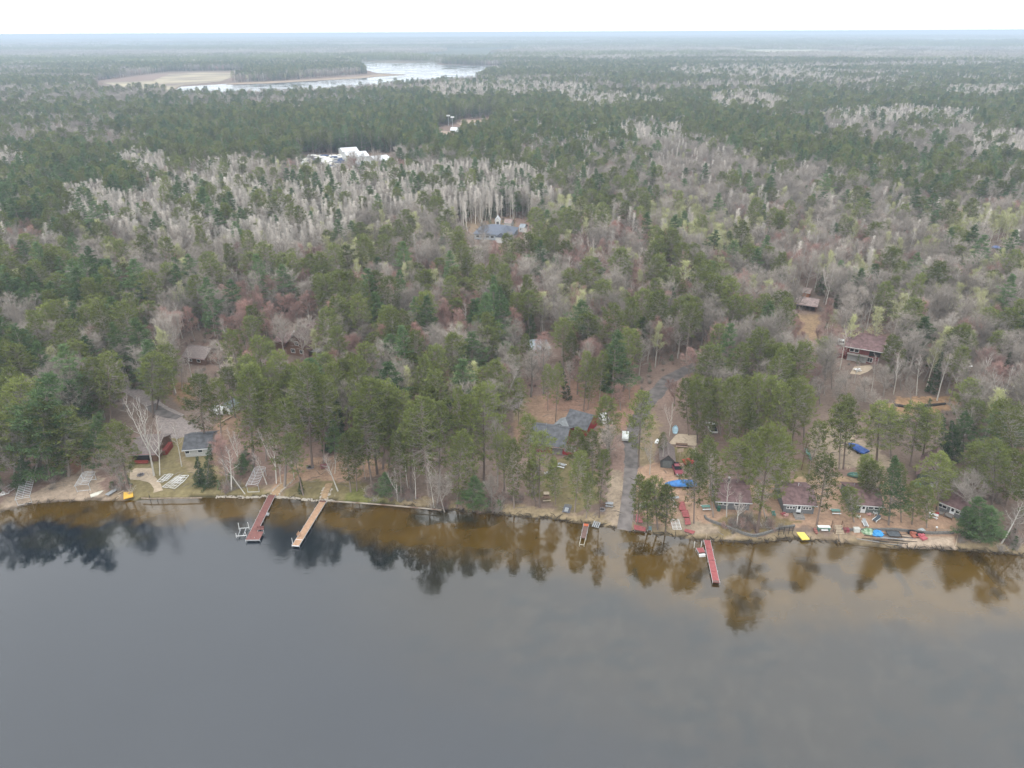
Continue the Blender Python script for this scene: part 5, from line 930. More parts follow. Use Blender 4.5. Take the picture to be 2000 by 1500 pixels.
t, W, D, H = house('shed', 'little grey roofed shed behind the white trailers', (438, 806), (450, 810), 3.5, 2.2, 1.0, W_WHITE, ROOF_S, ridge='y', over=.3)
# ================================================================== docks, lifts, boats, furniture
def at(px, py, z=ZL):
    x0, y0 = G(px, py, z); return Vector((x0, y0, float(gz(x0, y0)) if z == ZL else z))
def line(p, q, z=ZL):
    a = Vector((*G(*p, z), 0)); b = Vector((*G(*q, z), 0)); d = b-a; return a, b, math.atan2(d.y, d.x), d.length
ALU = mat('bare_aluminium', (.55, .56, .57), .45, .1, 3, metal=.4); REDP = mat('red_deck_paint', (.29, .085, .085), .8, .22, 2.0, .2); MAR = mat('maroon_deck_stain', (.19, .085, .075), .8, .2, 2.5, stripes=('X', 2.3)); TAN = mat('tan_deck_boards', (.38, .235, .15), .8, .18, 2.5, stripes=('X', 2.3)); BRN = mat('brown_deck_boards', (.16, .10, .085), .8, .2, 2.5, stripes=('X', 2.3))
YEL = mat('lemon_foam', (.74, .60, .14), .6, .08, 2); YEL2 = mat('orange_yellow_foam', (.72, .44, .08), .6, .1, 1.5); BLUE = mat('bright_blue_tarp', (.045, .18, .46), .45, .22, 1.2, .3, .4); DBLUE = mat('dark_blue_tarp', (.022, .085, .33), .45, .25, 1.2, .3, .4); GTARP = mat('green_tarp', (.15, .30, .15), .6, .35, 1.5, .3, col2=(.45, .55, .40)); LBLUE = mat('light_blue_tarp', (.05, .28, .60), .45, .2, 1.2, .3, .4)
WHT = mat('white_plastic', (.74, .74, .73), .5, .06, 3); GRNP = mat('sea_green_paint', (.14, .27, .23), .65, .15, 3); RED = mat('bright_red_paint', (.45, .03, .04), .5, .12, 3); PINK = mat('faded_red_plastic', (.45, .12, .14), .6, .12, 3); BLK = mat('black_rubber', (.015, .015, .017), .7, .2, 3); MTRK = mat('old_maroon_paint', (.23, .06, .075), .5, .2, 2); GREYP = mat('grey_plastic', (.30, .31, .32), .6, .15, 3); TIMB = mat('grey_timber', (.16, .155, .145), .9, .25, 3, .3); LOGM = mat('pale_log', (.42, .34, .25), .9, .2, 2, .3); CHAR = mat('charred_steel', (.04, .035, .033), .8, .3, 4); STONE = mat('pale_shore_stone', (.37, .33, .28), .9, .25, 3, .3); IVORY = mat('ivory_hull', (.60, .58, .50), .5, .1, 2)

def dock(label, p, q, width, m, z=.55, sec=3.0, posts=True, rail=True, name='dock'):
    a, b, rz, ln = line(p, q, z); t = thing(name, label, 'dock', (a.x, a.y, 0), rz); n = max(1, round(ln/sec)); s = ln/n
    for i in range(n):
        MB().box(((i+.5)*s, 0, z+(random.random()-.5)*.02), (s-.05, width, .09)).build('deck_section', m, t)
    if rail:
        for v in (-1, 1): MB().box((ln/2, v*(width/2+.03), z-.03), (ln, .05, .16)).build('side_rail', ALU, t)
    if posts:
        for i in range(n+1):
            for v in (-1, 1): MB().bar((min(max(i*s, .1), ln-.1), v*(width/2+.09), -2.0), (min(max(i*s, .1), ln-.1), v*(width/2+.09), z+.28), .035).build('post', ALU, t)
    return t, ln
t, ln = dock('maroon plank dock with a wider platform and bench at its end', (531, 967), (489, 1052), 1.55, MAR)
P_ = MB().box((ln-.9, .62, .56), (2.7, 2.9, .11)); P_.build('platform', MAR, t); MB().box((ln+.47, .62, .48), (.06, 3.0, .26)).build('end_rail', ALU, t)
bn = MB().box((ln-2.6, 1.35, 1.0), (.45, 1.5, .06)).box((ln-2.9, 1.35, 1.3), (.07, 1.5, .5)).build('bench', MAR, t); MB().box((ln-2.5, .75, .78), (.06, .06, .44)).box((ln-2.5, 1.95, .78), (.06, .06, .44)).build('leg', ALU, bn)
for u, v in ((ln+.45, -.9), (ln+.45, 2.1), (ln-2.2, 2.1)): MB().bar((u, v, -2), (u, v, .9), .045).build('post', ALU, t)
MB().box((ln*.46, 1.15, .5), (.7, .55, .3)).build('bumper', GREYP, t)
t, ln = dock('long tan plank dock with a white post and small bench', (631, 979), (577, 1066), 1.45, TAN)
bn = MB().box((ln*.79, -.6, .98), (1.1, .4, .06)).box((ln*.79, -.78, 1.2), (1.1, .06, .3)).build('bench', TAN, t); MB().box((ln*.79, -.6, .76), (1.0, .06, .4)).build('leg', WHT, bn)
MB().box((ln-.02, 0, .5), (.07, 1.6, .22)).build('end_rail', WHT, t); MB().bar((ln-.6, -.85, -2), (ln-.6, -.85, 2.0), .05).build('mooring_post', WHT, t); MB().box((ln-1.9, .0, .62), (.08, 1.5, .05)).build('cross_rail', WHT, t)
MB().box((.1, 0, .62), (.4, 1.5, .12)).build('threshold', mat('dark_maroon_board', (.12, .05, .045), .8, .2, 3), t)
t, ln = dock('short brown dock with an open white frame at its end', (1145, 1024), (1139, 1051), 1.0, BRN, sec=2.4)
MB().box((.3, 0, .62), (.75, 1.02, .06)).build('orange_board', mat('orange_paint', (.5, .13, .06), .7, .15, 3), t)
fr = MB().bar((ln, -.48, .5), (ln+2.1, -.48, .5), .045).bar((ln, .48, .5), (ln+2.1, .48, .5), .045).bar((ln+2.1, -.5, .5), (ln+2.1, .5, .5), .045); fr.build('open_frame', IVORY, t)
for v in (-.48, .48): MB().bar((ln+2.1, v, -2), (ln+2.1, v, .7), .04).build('post', IVORY, t)
t, ln = dock('long narrow red painted dock in the golden shallows', (1381, 1055), (1399, 1138), 1.25, REDP)
MB().box((ln-.3, 0, .62), (.5, 1.1, .05)).build('end_board', BRN, t)
t, ln = dock('small red swim platform with white ladder beside the long red dock', (1366, 1070), (1371, 1079), 1.35, REDP, z=.7, sec=3, rail=True, name='swim_platform')
t['category'] = 'platform'
for v in (-.75, .75): MB().bar((-.9, v, -1), (-.9, v, 1.7), .05).build('post', WHT, t)
MB().box((ln+.25, 0, .35), (.5, 1.3, .08)).box((ln+.3, 0, .0), (.5, 1.3, .08)).build('ladder', WHT, t)

def canopy(label, p, q, width, ztop, n=12, arch=.35, m=ALU, stand=True):
    a, b, rz, ln = line(p, q, ztop); z0 = float(gz(a.x, a.y)); t = thing('boat_lift_canopy', label, 'boat lift', (a.x, a.y, z0), rz, 'boat lift canopy frames on the shore'); h = ztop-z0
    for v in (-1, 1): MB().bar((0, v*width/2, h), (ln, v*width/2, h), .055).build('side_rail', m, t)
    for i in range(n):
        u = ln*i/(n-1); pts = [(u, width/2*math.cos(math.pi*k/6)*-1, h+arch*math.sin(math.pi*k/6)) for k in range(7)]; MB().path(pts, .05).build('rib', m, t)
    MB().bar((0, 0, h+arch), (ln, 0, h+arch), .04).build('ridge_bar', m, t)
    if stand:
        for u in (.6, ln-.6):
            for v in (-1, 1): MB().bar((u, v*width*.48, 0), (u, v*width*.48, h), .06).build('leg', m, t)
            MB().bar((u, -width*.48, .25), (u, width*.48, .25), .05).build('cross_beam', m, t)
    return t
canopy('silver ribbed lift canopy frame nearest the left edge of the shore', (43, 974), (55, 932), 2.8, 2.0, 13, .12)
canopy('silver ribbed canopy frame standing on the sandy launch beside a pine', (158, 949), (173, 923), 2.9, 2.6, 10, .35)
canopy('silver arched lift canopy frame among birches beside the maroon dock', (491, 949), (508, 914), 2.7, 2.6, 13, .4)
t = canopy('low dark ribbed cradle frame on the bank by the short brown dock', (1105, 1001), (1110, 986), 1.5, 1.0, 9, .1, mat('dull_blue_steel', (.14, .16, .21), .6, .2, 3)); MB().box((.8, 0, .6), (1.4, .8, .2)).build('blue_cover', GREYP, t)

def frame(label, c, l_, w_, rz, nb, name='dock_grid', m=WHT, z=.25, tilt=0.0, group='white dock frames lying on the grass'):
    p = at(*c); t = thing(name, label, 'dock frame', (p.x, p.y, p.z+z), rz, group); t.rotation_euler = (tilt, 0, rz)
    for v in (-1, 1): MB().bar((-l_/2, v*w_/2, 0), (l_/2, v*w_/2, 0), .06, 5).build('side_rail', m, t)
    for i in range(nb): MB().bar((-l_/2+l_*i/(nb-1), -w_/2, .02), (-l_/2+l_*i/(nb-1), w_/2, .02), .05, 5).build('cross_bar', m, t)
    MB().bar((-l_/2, 0, .03), (l_/2, 0, .03), .04, 5).build('middle_rail', m, t)
    return t
frame('white dock frame lying flat, nearest the birch trunks', (320, 936), 2.9, 1.5, R(78), 4); frame('white dock frame overlapping the one nearest the birches', (328, 935), 2.7, 1.2, R(82), 4, z=.4)
frame('longest white dock frame in the middle of the grass', (336, 943), 4.6, 1.3, R(72), 6); frame('white dock frame lying lowest towards the water', (346, 949), 3.1, 1.4, R(74), 4, z=.42)
frame('white dock frame right behind the lowest one', (348, 937), 3.0, 1.4, R(76), 4); frame('white dock frame at the far end, beside the spruces', (358, 937), 3.0, 1.3, R(86), 4)
frame('small white square frame at the shore edge, furthest along', (2, 968), 1.5, 1.0, R(40), 2, group='small square frames by the lift canopy'); frame('small white square frame between two others on the bank', (11, 964), 1.6, 1.2, R(20), 2, group='small square frames by the lift canopy'); frame('small white square frame propped beside the lift canopy', (23, 956), 2.2, 1.6, R(70), 2, tilt=.4, z=.6, group='small square frames by the lift canopy')
def hull(label, p, q, beam, m, depth=.5, name='rowboat', upside=False, inner=None, z=.05):
    a, b, rz, ln = line(p, q); t = thing(name, label, 'boat', (a.x, a.y, float(gz(a.x, a.y))+z), rz); rings = []
    for i in range(9):
        s = i/8; w_ = beam/2*(1-max(0, (s-.45)/.55)**2.2)*(.85+.15*min(1, s*4)); w_ = max(w_, .03); k = .12*max(0, s-.6)/.4
        pr = [(-w_, depth), (-w_*.9, depth*.45), (-w_*.45, .05+k), (0, k), (w_*.45, .05+k), (w_*.9, depth*.45), (w_, depth)]
        if upside: pr = [(x_, depth-z_) for x_, z_ in pr][::-1]
        elif inner is not None: pr = pr+[(w_*.92, depth), (w_*.8, depth*.4), (0, depth*.25+k), (-w_*.8, depth*.4), (-w_*.92, depth)]
        rings.append([(s*ln, x_, z_) for x_, z_ in pr])
    MB().loft(rings).build('hull', m, t)
    if not upside:
        for s in (.25, .55): MB().box((s*ln, 0, depth*.7), (.3, beam*.8, .05)).build('seat', m, t)
    else: MB().box((ln*.42, 0, depth+.02), (ln*.75, .08, .05)).build('keel', m, t)
    return t
hull('upturned pale rowboat on the edge of the sandy launch', (176, 967), (206, 957), 1.3, IVORY, .45, upside=True)
t = frame('grey slatted dock section lying behind the orange yellow raft', (221, 961), 3.3, 1.0, R(66), 7, name='dock_section', m=GREYP, group='loose dock sections'); MB().box((0, 0, .04), (3.2, .9, .05)).build('deck', GREYP, t)
def raft(label, c4, m, th=.35, tilt=None):
    W4 = [at(*c) for c in c4]; c = sum(W4, Vector())/4; t = thing('swim_raft', label, 'raft', (c.x, c.y, c.z)); pts = [(w_.x-c.x, w_.y-c.y) for w_ in W4]
    cc_ = [(x_*.97, y_*.97) for x_, y_ in pts]; MB().prism(pts, .08, th-.06).build('float', m, t); MB().prism(cc_, th-.06, th).build('deck', m, t); return t
raft('orange yellow foam raft standing at the water edge below the brown cabin', [(241, 974), (260, 969), (259, 957), (241, 961)], YEL2, .3)
raft('lemon yellow foam raft lying on the bank by the dark rack', [(1567, 1053), (1582, 1052), (1569, 1036), (1554, 1037)], YEL, .3)
for i, (c, l_, rz, lab) in enumerate([((230, 969), 1.0, 1.2, 'short pale post lying between the raft and the slatted section'), ((236, 962), 1.6, 1.1, 'longer pale post lying behind the orange yellow raft'), ((233, 966), .6, .2, 'pale wooden block beside the two lying posts')]):
    p = at(*c); o = MB().bar((-l_/2, 0, .12), (l_/2, 0, .12), .12, 6).build('timber_post', LOGM); o.location = (p.x, p.y, p.z); o.rotation_euler = (0, 0, rz); tag(o, lab, 'post')
for c, h, lab in (((293, 974), 1.9, 'taller dark mooring post at the grassy water edge'), ((307, 974), 1.0, 'shorter dark mooring post at the grassy water edge'), ((1379, 1052), 2.0, 'pale signal post at the head of the long red dock'), ((971, 990), 1.0, 'short pale post on the bushy bank'), ((987, 991), .9, 'low pale stake on the bushy bank'), ((1554, 921), .8, 'white marker stake on the grass behind the cabins'), ((1656, 918), .9, 'white marker stake behind the green boat')):
    p = at(*c); o = MB().bar((0, 0, -.3), (0, 0, h), .07 if 'dark' in lab else .06, 6).build('mooring_post' if 'mooring' in lab else 'post', BLK if 'dark' in lab else LOGM); o.location = p; tag(o, lab, 'post')
def firepit(label, c, r):
    p = at(*c); t = thing('fire_pit', label, 'fire pit', p); n = 9
    for i in range(n): a_ = 6.283*i/n; MB().box((r*math.cos(a_), r*math.sin(a_), .12), (r*.5, .22, .26), a_+1.57).build('stone', W_STONE, t)
    MB().bar((0, 0, 0), (0, 0, .06), r*.85, 12).build('ash', CHAR, t); return t
firepit('dark fire pit in the middle of the pale patio', (275, 928), .7); firepit('round stone fire pit on the needle carpet between the docks', (606, 913), .8); firepit('small ringed fire pit near the boat ramp bank', (1176, 996), .6)
def picnic(label, c, rz, m, m2=None, l_=1.9, name='picnic_table'):
    p = at(*c); t = thing(name, label, 'picnic table', p, rz, 'picnic tables around the cabins'); m2 = m2 or m
    for k in range(4): MB().box((0, -.33+k*.22, .75), (l_, .2, .05)).build('top_board', m, t)
    for v in (-.75, .75): MB().box((0, v, .45), (l_, .28, .05)).build('bench', m2, t)
    for u in (-l_*.36, l_*.36):
        f = MB().bar((u, -.25, .73), (u, -.7, 0), .045).bar((u, .25, .73), (u, .7, 0), .045).bar((u, -.75, .42), (u, .75, .42), .04); f.build('leg', m, t)
    return t
picnic('pale picnic table with white benches on the grass below the lodge', (1097, 912), R(-25), GREYP, WHT, 1.9); picnic('sea green picnic table with pale benches between two cabins', (1631, 1002), R(-3), GRNP, WHT); picnic('sea green picnic table in front of the stovepipe cabin', (1378, 994), R(5), GRNP, WHT)
picnic('long brown picnic table on the edge of the volleyball court', (1331, 872), R(-8), WOODB, mat('pinkish_boards', (.45, .30, .25), .8, .1, 3), 2.9); picnic('dark brown picnic table under the bank pines by the boat ramp', (1178, 985), R(5), WOODB, WOODB, 1.8); picnic('dull grey picnic table next to the dark brown one by the boat ramp', (1190, 988), R(-10), GREYP, GREYP, 1.7); picnic('brown picnic table among pine trunks on the lodge lawn', (1067, 977), R(8), WOODB, LOGM, 1.8)
picnic('white picnic table beside the bright red chair at the angled cabin', (1822, 1010), R(-30), WHT, WHT, 1.8); picnic('green picnic table under pines before the rear cabin', (1790, 950), R(20), GRNP, GRNP, 1.8)
t = picnic('white table on the pale stone patio of the maroon roofed house', (1674, 725), R(15), WHT, WHT, 2.0)
def chair(label, c, rz, m, name='lawn_chair', group='lawn chairs around the cabins'):
    p = at(*c); t = thing(name, label, 'chair', p, rz, group); MB().box((0, .02, .38), (.6, .6, .05)).build('seat', m, t); b_ = MB().box((0, .38, .72), (.6, .05, .75), 0, -.3).build('backrest', m, t)
    for s in (-.33, .33): MB().box((s, 0, .58), (.1, .7, .04)).build('armrest', m, t); MB().box((s, -.28, .29), (.06, .06, .58)).box((s, .28, .29), (.06, .06, .58)).build('leg', m, t)
    return t
chair('sea green lawn chair standing alone near the shrubby slope', (1511, 1008), R(160), GRNP); chair('second sea green chair part, tucked behind the lone green chair', (1509, 1003), R(170), GRNP); chair('faded red lawn chair beside the cabin with six windows', (1528, 1006), R(200), PINK); chair('small pale pink chair next to the faded red one', (1534, 1009), R(190), mat('pale_pink_plastic', (.6, .36, .35), .6, .1, 3)); chair('white low chair beside the green trimmed cabin door', (1696, 1007), R(170), mat('pale_pink_plastic', (.6, .36, .35)));
chair('white tall chair at the end of the green trimmed cabin', (1709, 1005), R(10), WHT); chair('bright red lawn chair behind the white picnic table', (1829, 1006), R(150), RED); chair('white chair beneath the wrapped pine', (1676, 1012), R(150), WHT); chair('grey chair on the lodge lawn under the pines', (1058, 899), R(120), GREYP); chair('pale chair near the foot of the lodge lawn', (1067, 927), R(200), WHT)
def lounger(label, c, rz, m, m2):
    p = at(*c); t = thing('lounge_chair', label, 'lounge chair', p, rz, 'loungers on the raked yard')
    for s in (-.42, .42): MB().box((s, 0, .38), (.12, 2.0, .08)).build('side_rail', m, t)
    MB().box((0, -.2, .36), (.72, 1.5, .05)).build('sling', m2, t); MB().box((0, .85, .6), (.72, .75, .05), 0, .7).build('backrest', m2, t)
    for s in (-.42, .42): MB().box((s, -.8, .17), (.08, .08, .34)).box((s, .8, .17), (.08, .08, .34)).build('leg', m, t)
lounger('grey sling lounger with white rails beside the tall dark pine', (1711, 1016), R(-52), WHT, mat('grey_sling', (.08, .10, .12), .8, .2, 4)); lounger('white framed lounger standing above the green tarp', (1689, 1025), R(-8), WHT, GREYP)

def covered_boat(label, p, q, beam, m, hm, h=1.5, name='covered_boat', wheels=True):
    a, b, rz, ln = line(p, q); t = thing(name, label, 'boat', (a.x, a.y, float(gz(a.x, a.y))), rz); rings = []; hr = []
    for i in range(13):
        s = i/12; w_ = beam/2*(1-max(0, (s-.5)/.5)**2.4)*(.9+.1*min(1, s*5)); w_ = max(w_, .05); top = h*(.72+.28*math.sin(math.pi*min(1, s*1.15)))*(1-.35*max(0, s-.75)/.25)+(random.random()-.5)*.16; sag = (random.random()-.5)*.1
        g_ = .75
        rings.append([(s*ln, -w_*1.05, g_-.08+sag), (s*ln, -w_*.98, g_+.15), (s*ln, -w_*.55, g_+(top-g_)*.7+sag), (s*ln, 0, top), (s*ln, w_*.55, g_+(top-g_)*.68-sag), (s*ln, w_*.98, g_+.15), (s*ln, w_*1.05, g_-.12-sag), (s*ln, 0, g_-.14)])
        k = .35*max(0, s-.6)/.4; hr.append([(s*ln*.98+.05, -w_, g_-.03), (s*ln*.98+.05, -w_*.85, .45+k*.4), (s*ln*.98+.05, 0, .3+k), (s*ln*.98+.05, w_*.85, .45+k*.4), (s*ln*.98+.05, w_, g_-.03)])
    MB().loft(rings).build('tarp', m, t); MB().loft(hr).build('hull', hm, t)
    if wheels:
        tr = MB().bar((.3, 0, .28), (ln+1.0, 0, .28), .06).bar((ln*.3, -beam/2, .3), (ln*.3, beam/2, .3), .05).build('trailer', BLK, t)
        for v in (-1, 1): MB().bar((ln*.3, v*beam*.46, .3), (ln*.3, v*beam*.46+v*.18, .3), .3, 12).build('wheel', BLK, tr)
    return t
covered_boat('boat on a trailer under a bright blue tarp in the raked yard', (1359, 949), (1298, 950), 2.3, BLUE, IVORY, 1.75)
covered_boat('pontoon under a dark blue tarp in the sandy clearing', (1692, 889), (1656, 870), 2.6, DBLUE, ALU, 1.5)
covered_boat('pale blue tarped boat parked far back in the right hand woods', (1953, 487), (1934, 485), 2.6, mat('pale_blue_tarp', (.12, .18, .38), .5, .3, 1), ALU, 1.7)
covered_boat('small dark blue covered boat beyond the drive', (258, 710), (270, 709), 1.9, DBLUE, ALU, 1.2)
hull('open green boat with dark seats behind the green trimmed cabin', (1683, 933), (1654, 930), 1.7, GRNP, .75, 'motorboat', inner=True)
hull('green canoe leaning near the utility pole', (1573, 877), (1584, 901), .9, GRNP, .4, 'canoe', inner=True)
def car(label, c, rz, m, kind='pickup', l_=5.2, w_=1.9, name=None):
    p = at(*c); t = thing(name or ('pickup_truck' if kind == 'pickup' else 'parked_car'), label, 'car' if kind != 'pickup' else 'pickup', p, rz); h0, h1, h2 = .45, 1.0, 1.75
    prof = {'pickup': [(-.5, h1), (-.12, h1), (-.1, h2), (.12, h2), (.2, h1+.05), (.46, h1-.05), (.5, .7)], 'car': [(-.5, .9), (-.46, h1), (-.34, 1.5), (.06, 1.52), (.2, h1), (.46, .9), (.5, .7)], 'van': [(-.5, 1.0), (-.49, 1.95), (.25, 1.95), (.38, 1.1), (.5, 1.0), (.5, .8)]}[kind]
    lo = [(-.5, h0), (.5, h0)]; body = []
    pts = [(-.5, h0)]+[(u, min(z_, h1)) for u, z_ in prof]+[(.5, h0)]
    def ext(P, wd): return [(u*l_, -wd/2, z_) for u, z_ in P]+[(u*l_, wd/2, z_) for u, z_ in P], [tuple(range(len(P)))[::-1], tuple(range(len(P), 2*len(P)))]+[(k, (k+1) % len(P), len(P)+(k+1) % len(P), len(P)+k) for k in range(len(P))]
    v_, f_ = ext(pts, w_); MB().add(v_, f_).build('body', m, t)
    cab = [(u, z_) for u, z_ in prof if z_ > h1+.02 or True]; hi = [(u, z_) for u, z_ in prof if z_ >= h1-.001]
    if len(hi) >= 3:
        v_, f_ = ext([(u, max(z_, h1+.001)) for u, z_ in hi], w_*.86); g_ = MB().add(v_, f_).build('cabin', PANE, t); u0 = min(u for u, z_ in hi if z_ > 1.3)*l_; u1 = max(u for u, z_ in hi if z_ > 1.3)*l_; MB().box(((u0+u1)/2, 0, max(z_ for u, z_ in hi)+.03), (u1-u0, w_*.84, .07)).build('roof', m, g_)
    if kind == 'pickup': MB().box((-.31*l_, 0, h1+.02), (.34*l_, w_*.8, .05)).build('bed', BLK, t)
    for u in (-.3, .31):
        for v in (-1, 1): MB().bar((u*l_, v*w_*.42, .36), (u*l_, v*w_*.5, .36), .36, 12).build('wheel', BLK, t)
    for v in (-.7, .7): MB().box((.5*l_+.01, v*w_/2*.95, .8), (.05, .3, .16)).build('headlight', WHT, t)
    MB().box((.5*l_+.05, 0, .5), (.1, w_*.98, .16)).build('bumper', ALU, t)
    return t
car('old maroon truck parked by the dark shed, facing the lake', (1322, 920), R(-88), MTRK, 'pickup', 5.0); car('white pickup with white roof parked under the dark pines', (1389, 839), R(92), WHT, 'pickup', 5.4); car('silver white car parked beside the maroon roofed house', (1642, 671), R(70), WHT, 'car', 4.6)
def trailer(label, c, rz, m, l_, w_, h, name='camper_trailer'):
    p = at(*c); t = thing(name, label, 'trailer', p, rz); pts = [(-l_/2, .5), (-l_/2, h-.35), (-l_/2+.4, h), (l_/2-.5, h), (l_/2, h-.6), (l_/2, .5)]
    MB().add([(u, -w_/2, z_) for u, z_ in pts]+[(u, w_/2, z_) for u, z_ in pts], [(5, 4, 3, 2, 1, 0), (6, 7, 8, 9, 10, 11)]+[(k, (k+1) % 6, 6+(k+1) % 6, 6+k) for k in range(6)]).build('body', m, t)
    for u in (-.25, .2): MB().box((u*l_, -w_/2-.02, h*.65), (.9, .04, .5)).build('window', PANE, t)
    for v in (-1, 1): MB().bar((0, v*w_*.42, .35), (0, v*w_*.5, .35), .35, 12).build('wheel', BLK, t)
    MB().bar((l_/2, 0, .5), (l_/2+1.1, 0, .45), .06).build('drawbar', BLK, t); return t
trailer('white utility trailer with sloping sides beside the asphalt road', (1221, 857), R(80), mat('dull_white', (.58, .60, .58), .6, .15, 1), 3.8, 1.7, 1.5, 'utility_trailer'); trailer('white camper among pines, the one nearest the gravel drive', (426, 806), R(100), WHT, 2.6, 1.6, 1.9); trailer('white camper standing beside the little grey roofed shed', (433, 808), R(95), WHT, 3.0, 1.7, 2.0); trailer('small white cart left of the two white campers', (417, 803), R(60), WHT, 1.5, 1.2, 1.3, 'cart')
trailer('white vehicle half hidden by a pine behind the lodge', (1179, 823), R(100), WHT, 4.2, 1.9, 1.8, 'parked_van'); hull('pale blue paddle boat on end of the volleyball court', (1318, 848), (1319, 834), 1.5, mat('pale_blue_plastic', (.35, .47, .53), .5, .1, 3), .6, 'paddle_boat', inner=True)
hull('white canoe lying on dry grass near the asphalt road', (1281, 867), (1286, 857), .9, WHT, .35, 'canoe', upside=True)
# red dock sections and boards waiting on the bank
def section(label, c4, m=REDP, th=.5, name='dock_section'):
    W4 = [at(*c) for c in c4]; c = sum(W4, Vector())/4; a_ = (W4[1]-W4[0]); rz = math.atan2(a_.y, a_.x); t = thing(name, label, 'dock section', (c.x, c.y, c.z), rz, 'red dock sections stored on the bank'); Rm = Matrix.Rotation(-rz, 3, 'Z'); pts = [tuple((Rm @ (w_-c))[:2]) for w_ in W4]
    MB().prism(pts, th-.1, th).build('deck', m, t); MB().prism([(x_*.93, y_*.93) for x_, y_ in pts], th-.3, th-.1).build('frame', WOODB, t)
    for x_, y_ in pts: MB().bar((x_*.88, y_*.88, 0), (x_*.88, y_*.88, th-.1), .05).build('leg', ALU, t)
    return t
section('red dock section at the top of the row beside the tall pine', [(1327, 1000), (1340, 999), (1336, 982), (1323, 985)]); section('red dock section second from the top of the row', [(1334, 1013), (1347, 1013), (1343, 999), (1330, 1001)]); section('small red dock section third in the row, by the pine trunk', [(1338, 1028), (1349, 1027), (1347, 1015), (1336, 1016)])
section('red dock section lying alone nearest the water below the row', [(1336, 1038), (1354, 1043), (1358, 1038), (1338, 1033)], th=.3); section('long red dock section at the water edge beside the boat ramp', [(1239, 1033), (1261, 1037), (1261, 1029), (1238, 1024)], th=.45); section('faded red dock section behind the one beside the boat ramp', [(1241, 1022), (1255, 1024), (1254, 1004), (1243, 1003)], mat('faded_red_paint', (.30, .10, .105), .8, .2, 3), th=.5)
section('sea green float box next to the red section by the ramp', [(1264, 1035), (1273, 1035), (1273, 1028), (1264, 1028)], mat('dull_teal', (.13, .20, .20), .7, .2, 3), .45)
t = frame('stack of white crossbars lying on the bank below the red row', (1320, 1026), 3.4, 1.75, R(88), 8, name='cross_bar_rack', m=WHT, group='loose dock sections')
p = at(1166, 1018); t = thing('plank_pile', 'four grey planks laid side by side at the water edge', 'planks', p, R(70))
for k in range(4): MB().box((0, -.6+k*.4, .1+.02*k), (3.2, .26, .07)).build('plank', GREYP, t)
p = at(1257, 988); t = thing('wire_pile', 'white tangled frame pieces hidden behind the ramp pines', 'frame pile', p, .4)
for k in range(9): a_ = random.random()*3; MB().path([(random.uniform(-1.2, 1.2), random.uniform(-1, 1), .1), (random.uniform(-1.2, 1.2), random.uniform(-1, 1), .6), (random.uniform(-1.2, 1.2), random.uniform(-1, 1), .2)], .06).build('tube', WHT, t)
p = at(1315, 991); t = thing('hoop_stand', 'white curved frame beside the red dock row', 'frame', p, .3); MB().path([(0, math.cos(k*.5)*1.1, 1.0+math.sin(k*.5)*.8) for k in range(8)], .07).build('hoop', WHT, t); MB().bar((0, 0, 0), (0, 0, 1.2), .06).build('leg', WHT, t)
p = at(1316, 978); t = thing('fish_cleaning_table', 'tan legged work table with grey top near the red dock row', 'table', p, .1); MB().box((0, 0, .9), (2.2, .8, .08)).build('top', GREYP, t)
for u in (-.8, .8): MB().box((u, 0, .43), (.12, .5, .86)).build('leg', LOGM, t)
p = at(1343, 907); t = thing('garden_cart', 'bright red cart with dark sides behind the maroon truck', 'cart', p, .2); MB().box((0, 0, .8), (2.2, 1.6, .5)).build('box', RED, t); MB().box((0, 0, 1.08), (2.4, 1.8, .08), .1).build('cover', RED, t)
for v in (-.8, .8): MB().bar((0, v, .32), (0, v*1.15, .32), .32, 10).build('wheel', BLK, t)
p = at(1324, 912); t = thing('board_stack', 'pale boards stacked across the yard behind the maroon truck', 'boards', p, .05)
for k in range(3): MB().box((0, k*.35, .25+k*.08), (3.0, .28, .1)).build('board', mat('pinkish_boards', (.45, .30, .25)), t)
p = at(1327, 898); t = thing('basketball_hoop', 'pale backboard on a post in the grassy yard', 'backboard', p, R(10)); MB().bar((0, 0, 0), (0, 0, 2.6), .07).build('post', LOGM, t); MB().prism([(-.8, -.03), (.8, -.03), (.8, .03), (-.8, .03)], 2.2, 3.2).build('board', LOGM, t)
# retaining wall, rack, steps and beach clutter
def log_wall(label, px, h, m, name='retaining_wall', step=2.0, th=.35):
    Pw = poly_w(px); t = thing(name, label, 'wall', (Pw[0][0], Pw[0][1], ZL)); o = Pw[0]
    for a, b in zip(Pw, Pw[1:]):
        L_ = np.linalg.norm(b-a); n = max(1, round(L_/step))
        for k in range(n):
            q0 = a+(b-a)*k/n-o; q1 = a+(b-a)*(k+1)/n-o; rz = math.atan2(q1[1]-q0[1], q1[0]-q0[0])
            for r_ in range(max(1, round(h/.28))): MB().box(((q0[0]+q1[0])/2, (q0[1]+q1[1])/2, .14+r_*.28), (L_/n-.03, th, .26), rz).build('timber', m, t)
    return t
log_wall('low grey timber wall curving from the yard down to the bank and back', [(1376, 1009), (1379, 1015), (1392, 1021), (1413, 1028), (1430, 1035), (1450, 1043), (1470, 1048), (1476, 1048), (1495, 1043), (1512, 1037), (1530, 1032), (1552, 1029)], .5, TIMB)
log_wall('dark timber wall holding the yard above the sand beach', [(1643, 1036), (1680, 1037), (1710, 1036), (1745, 1036), (1790, 1040), (1820, 1043), (1862, 1042)], .6, TIMB)
log_wall('pale board closing the end of the sand beach', [(1870, 1046), (1866, 1068)], .28, LOGM, 'edge_board', 4, .12)
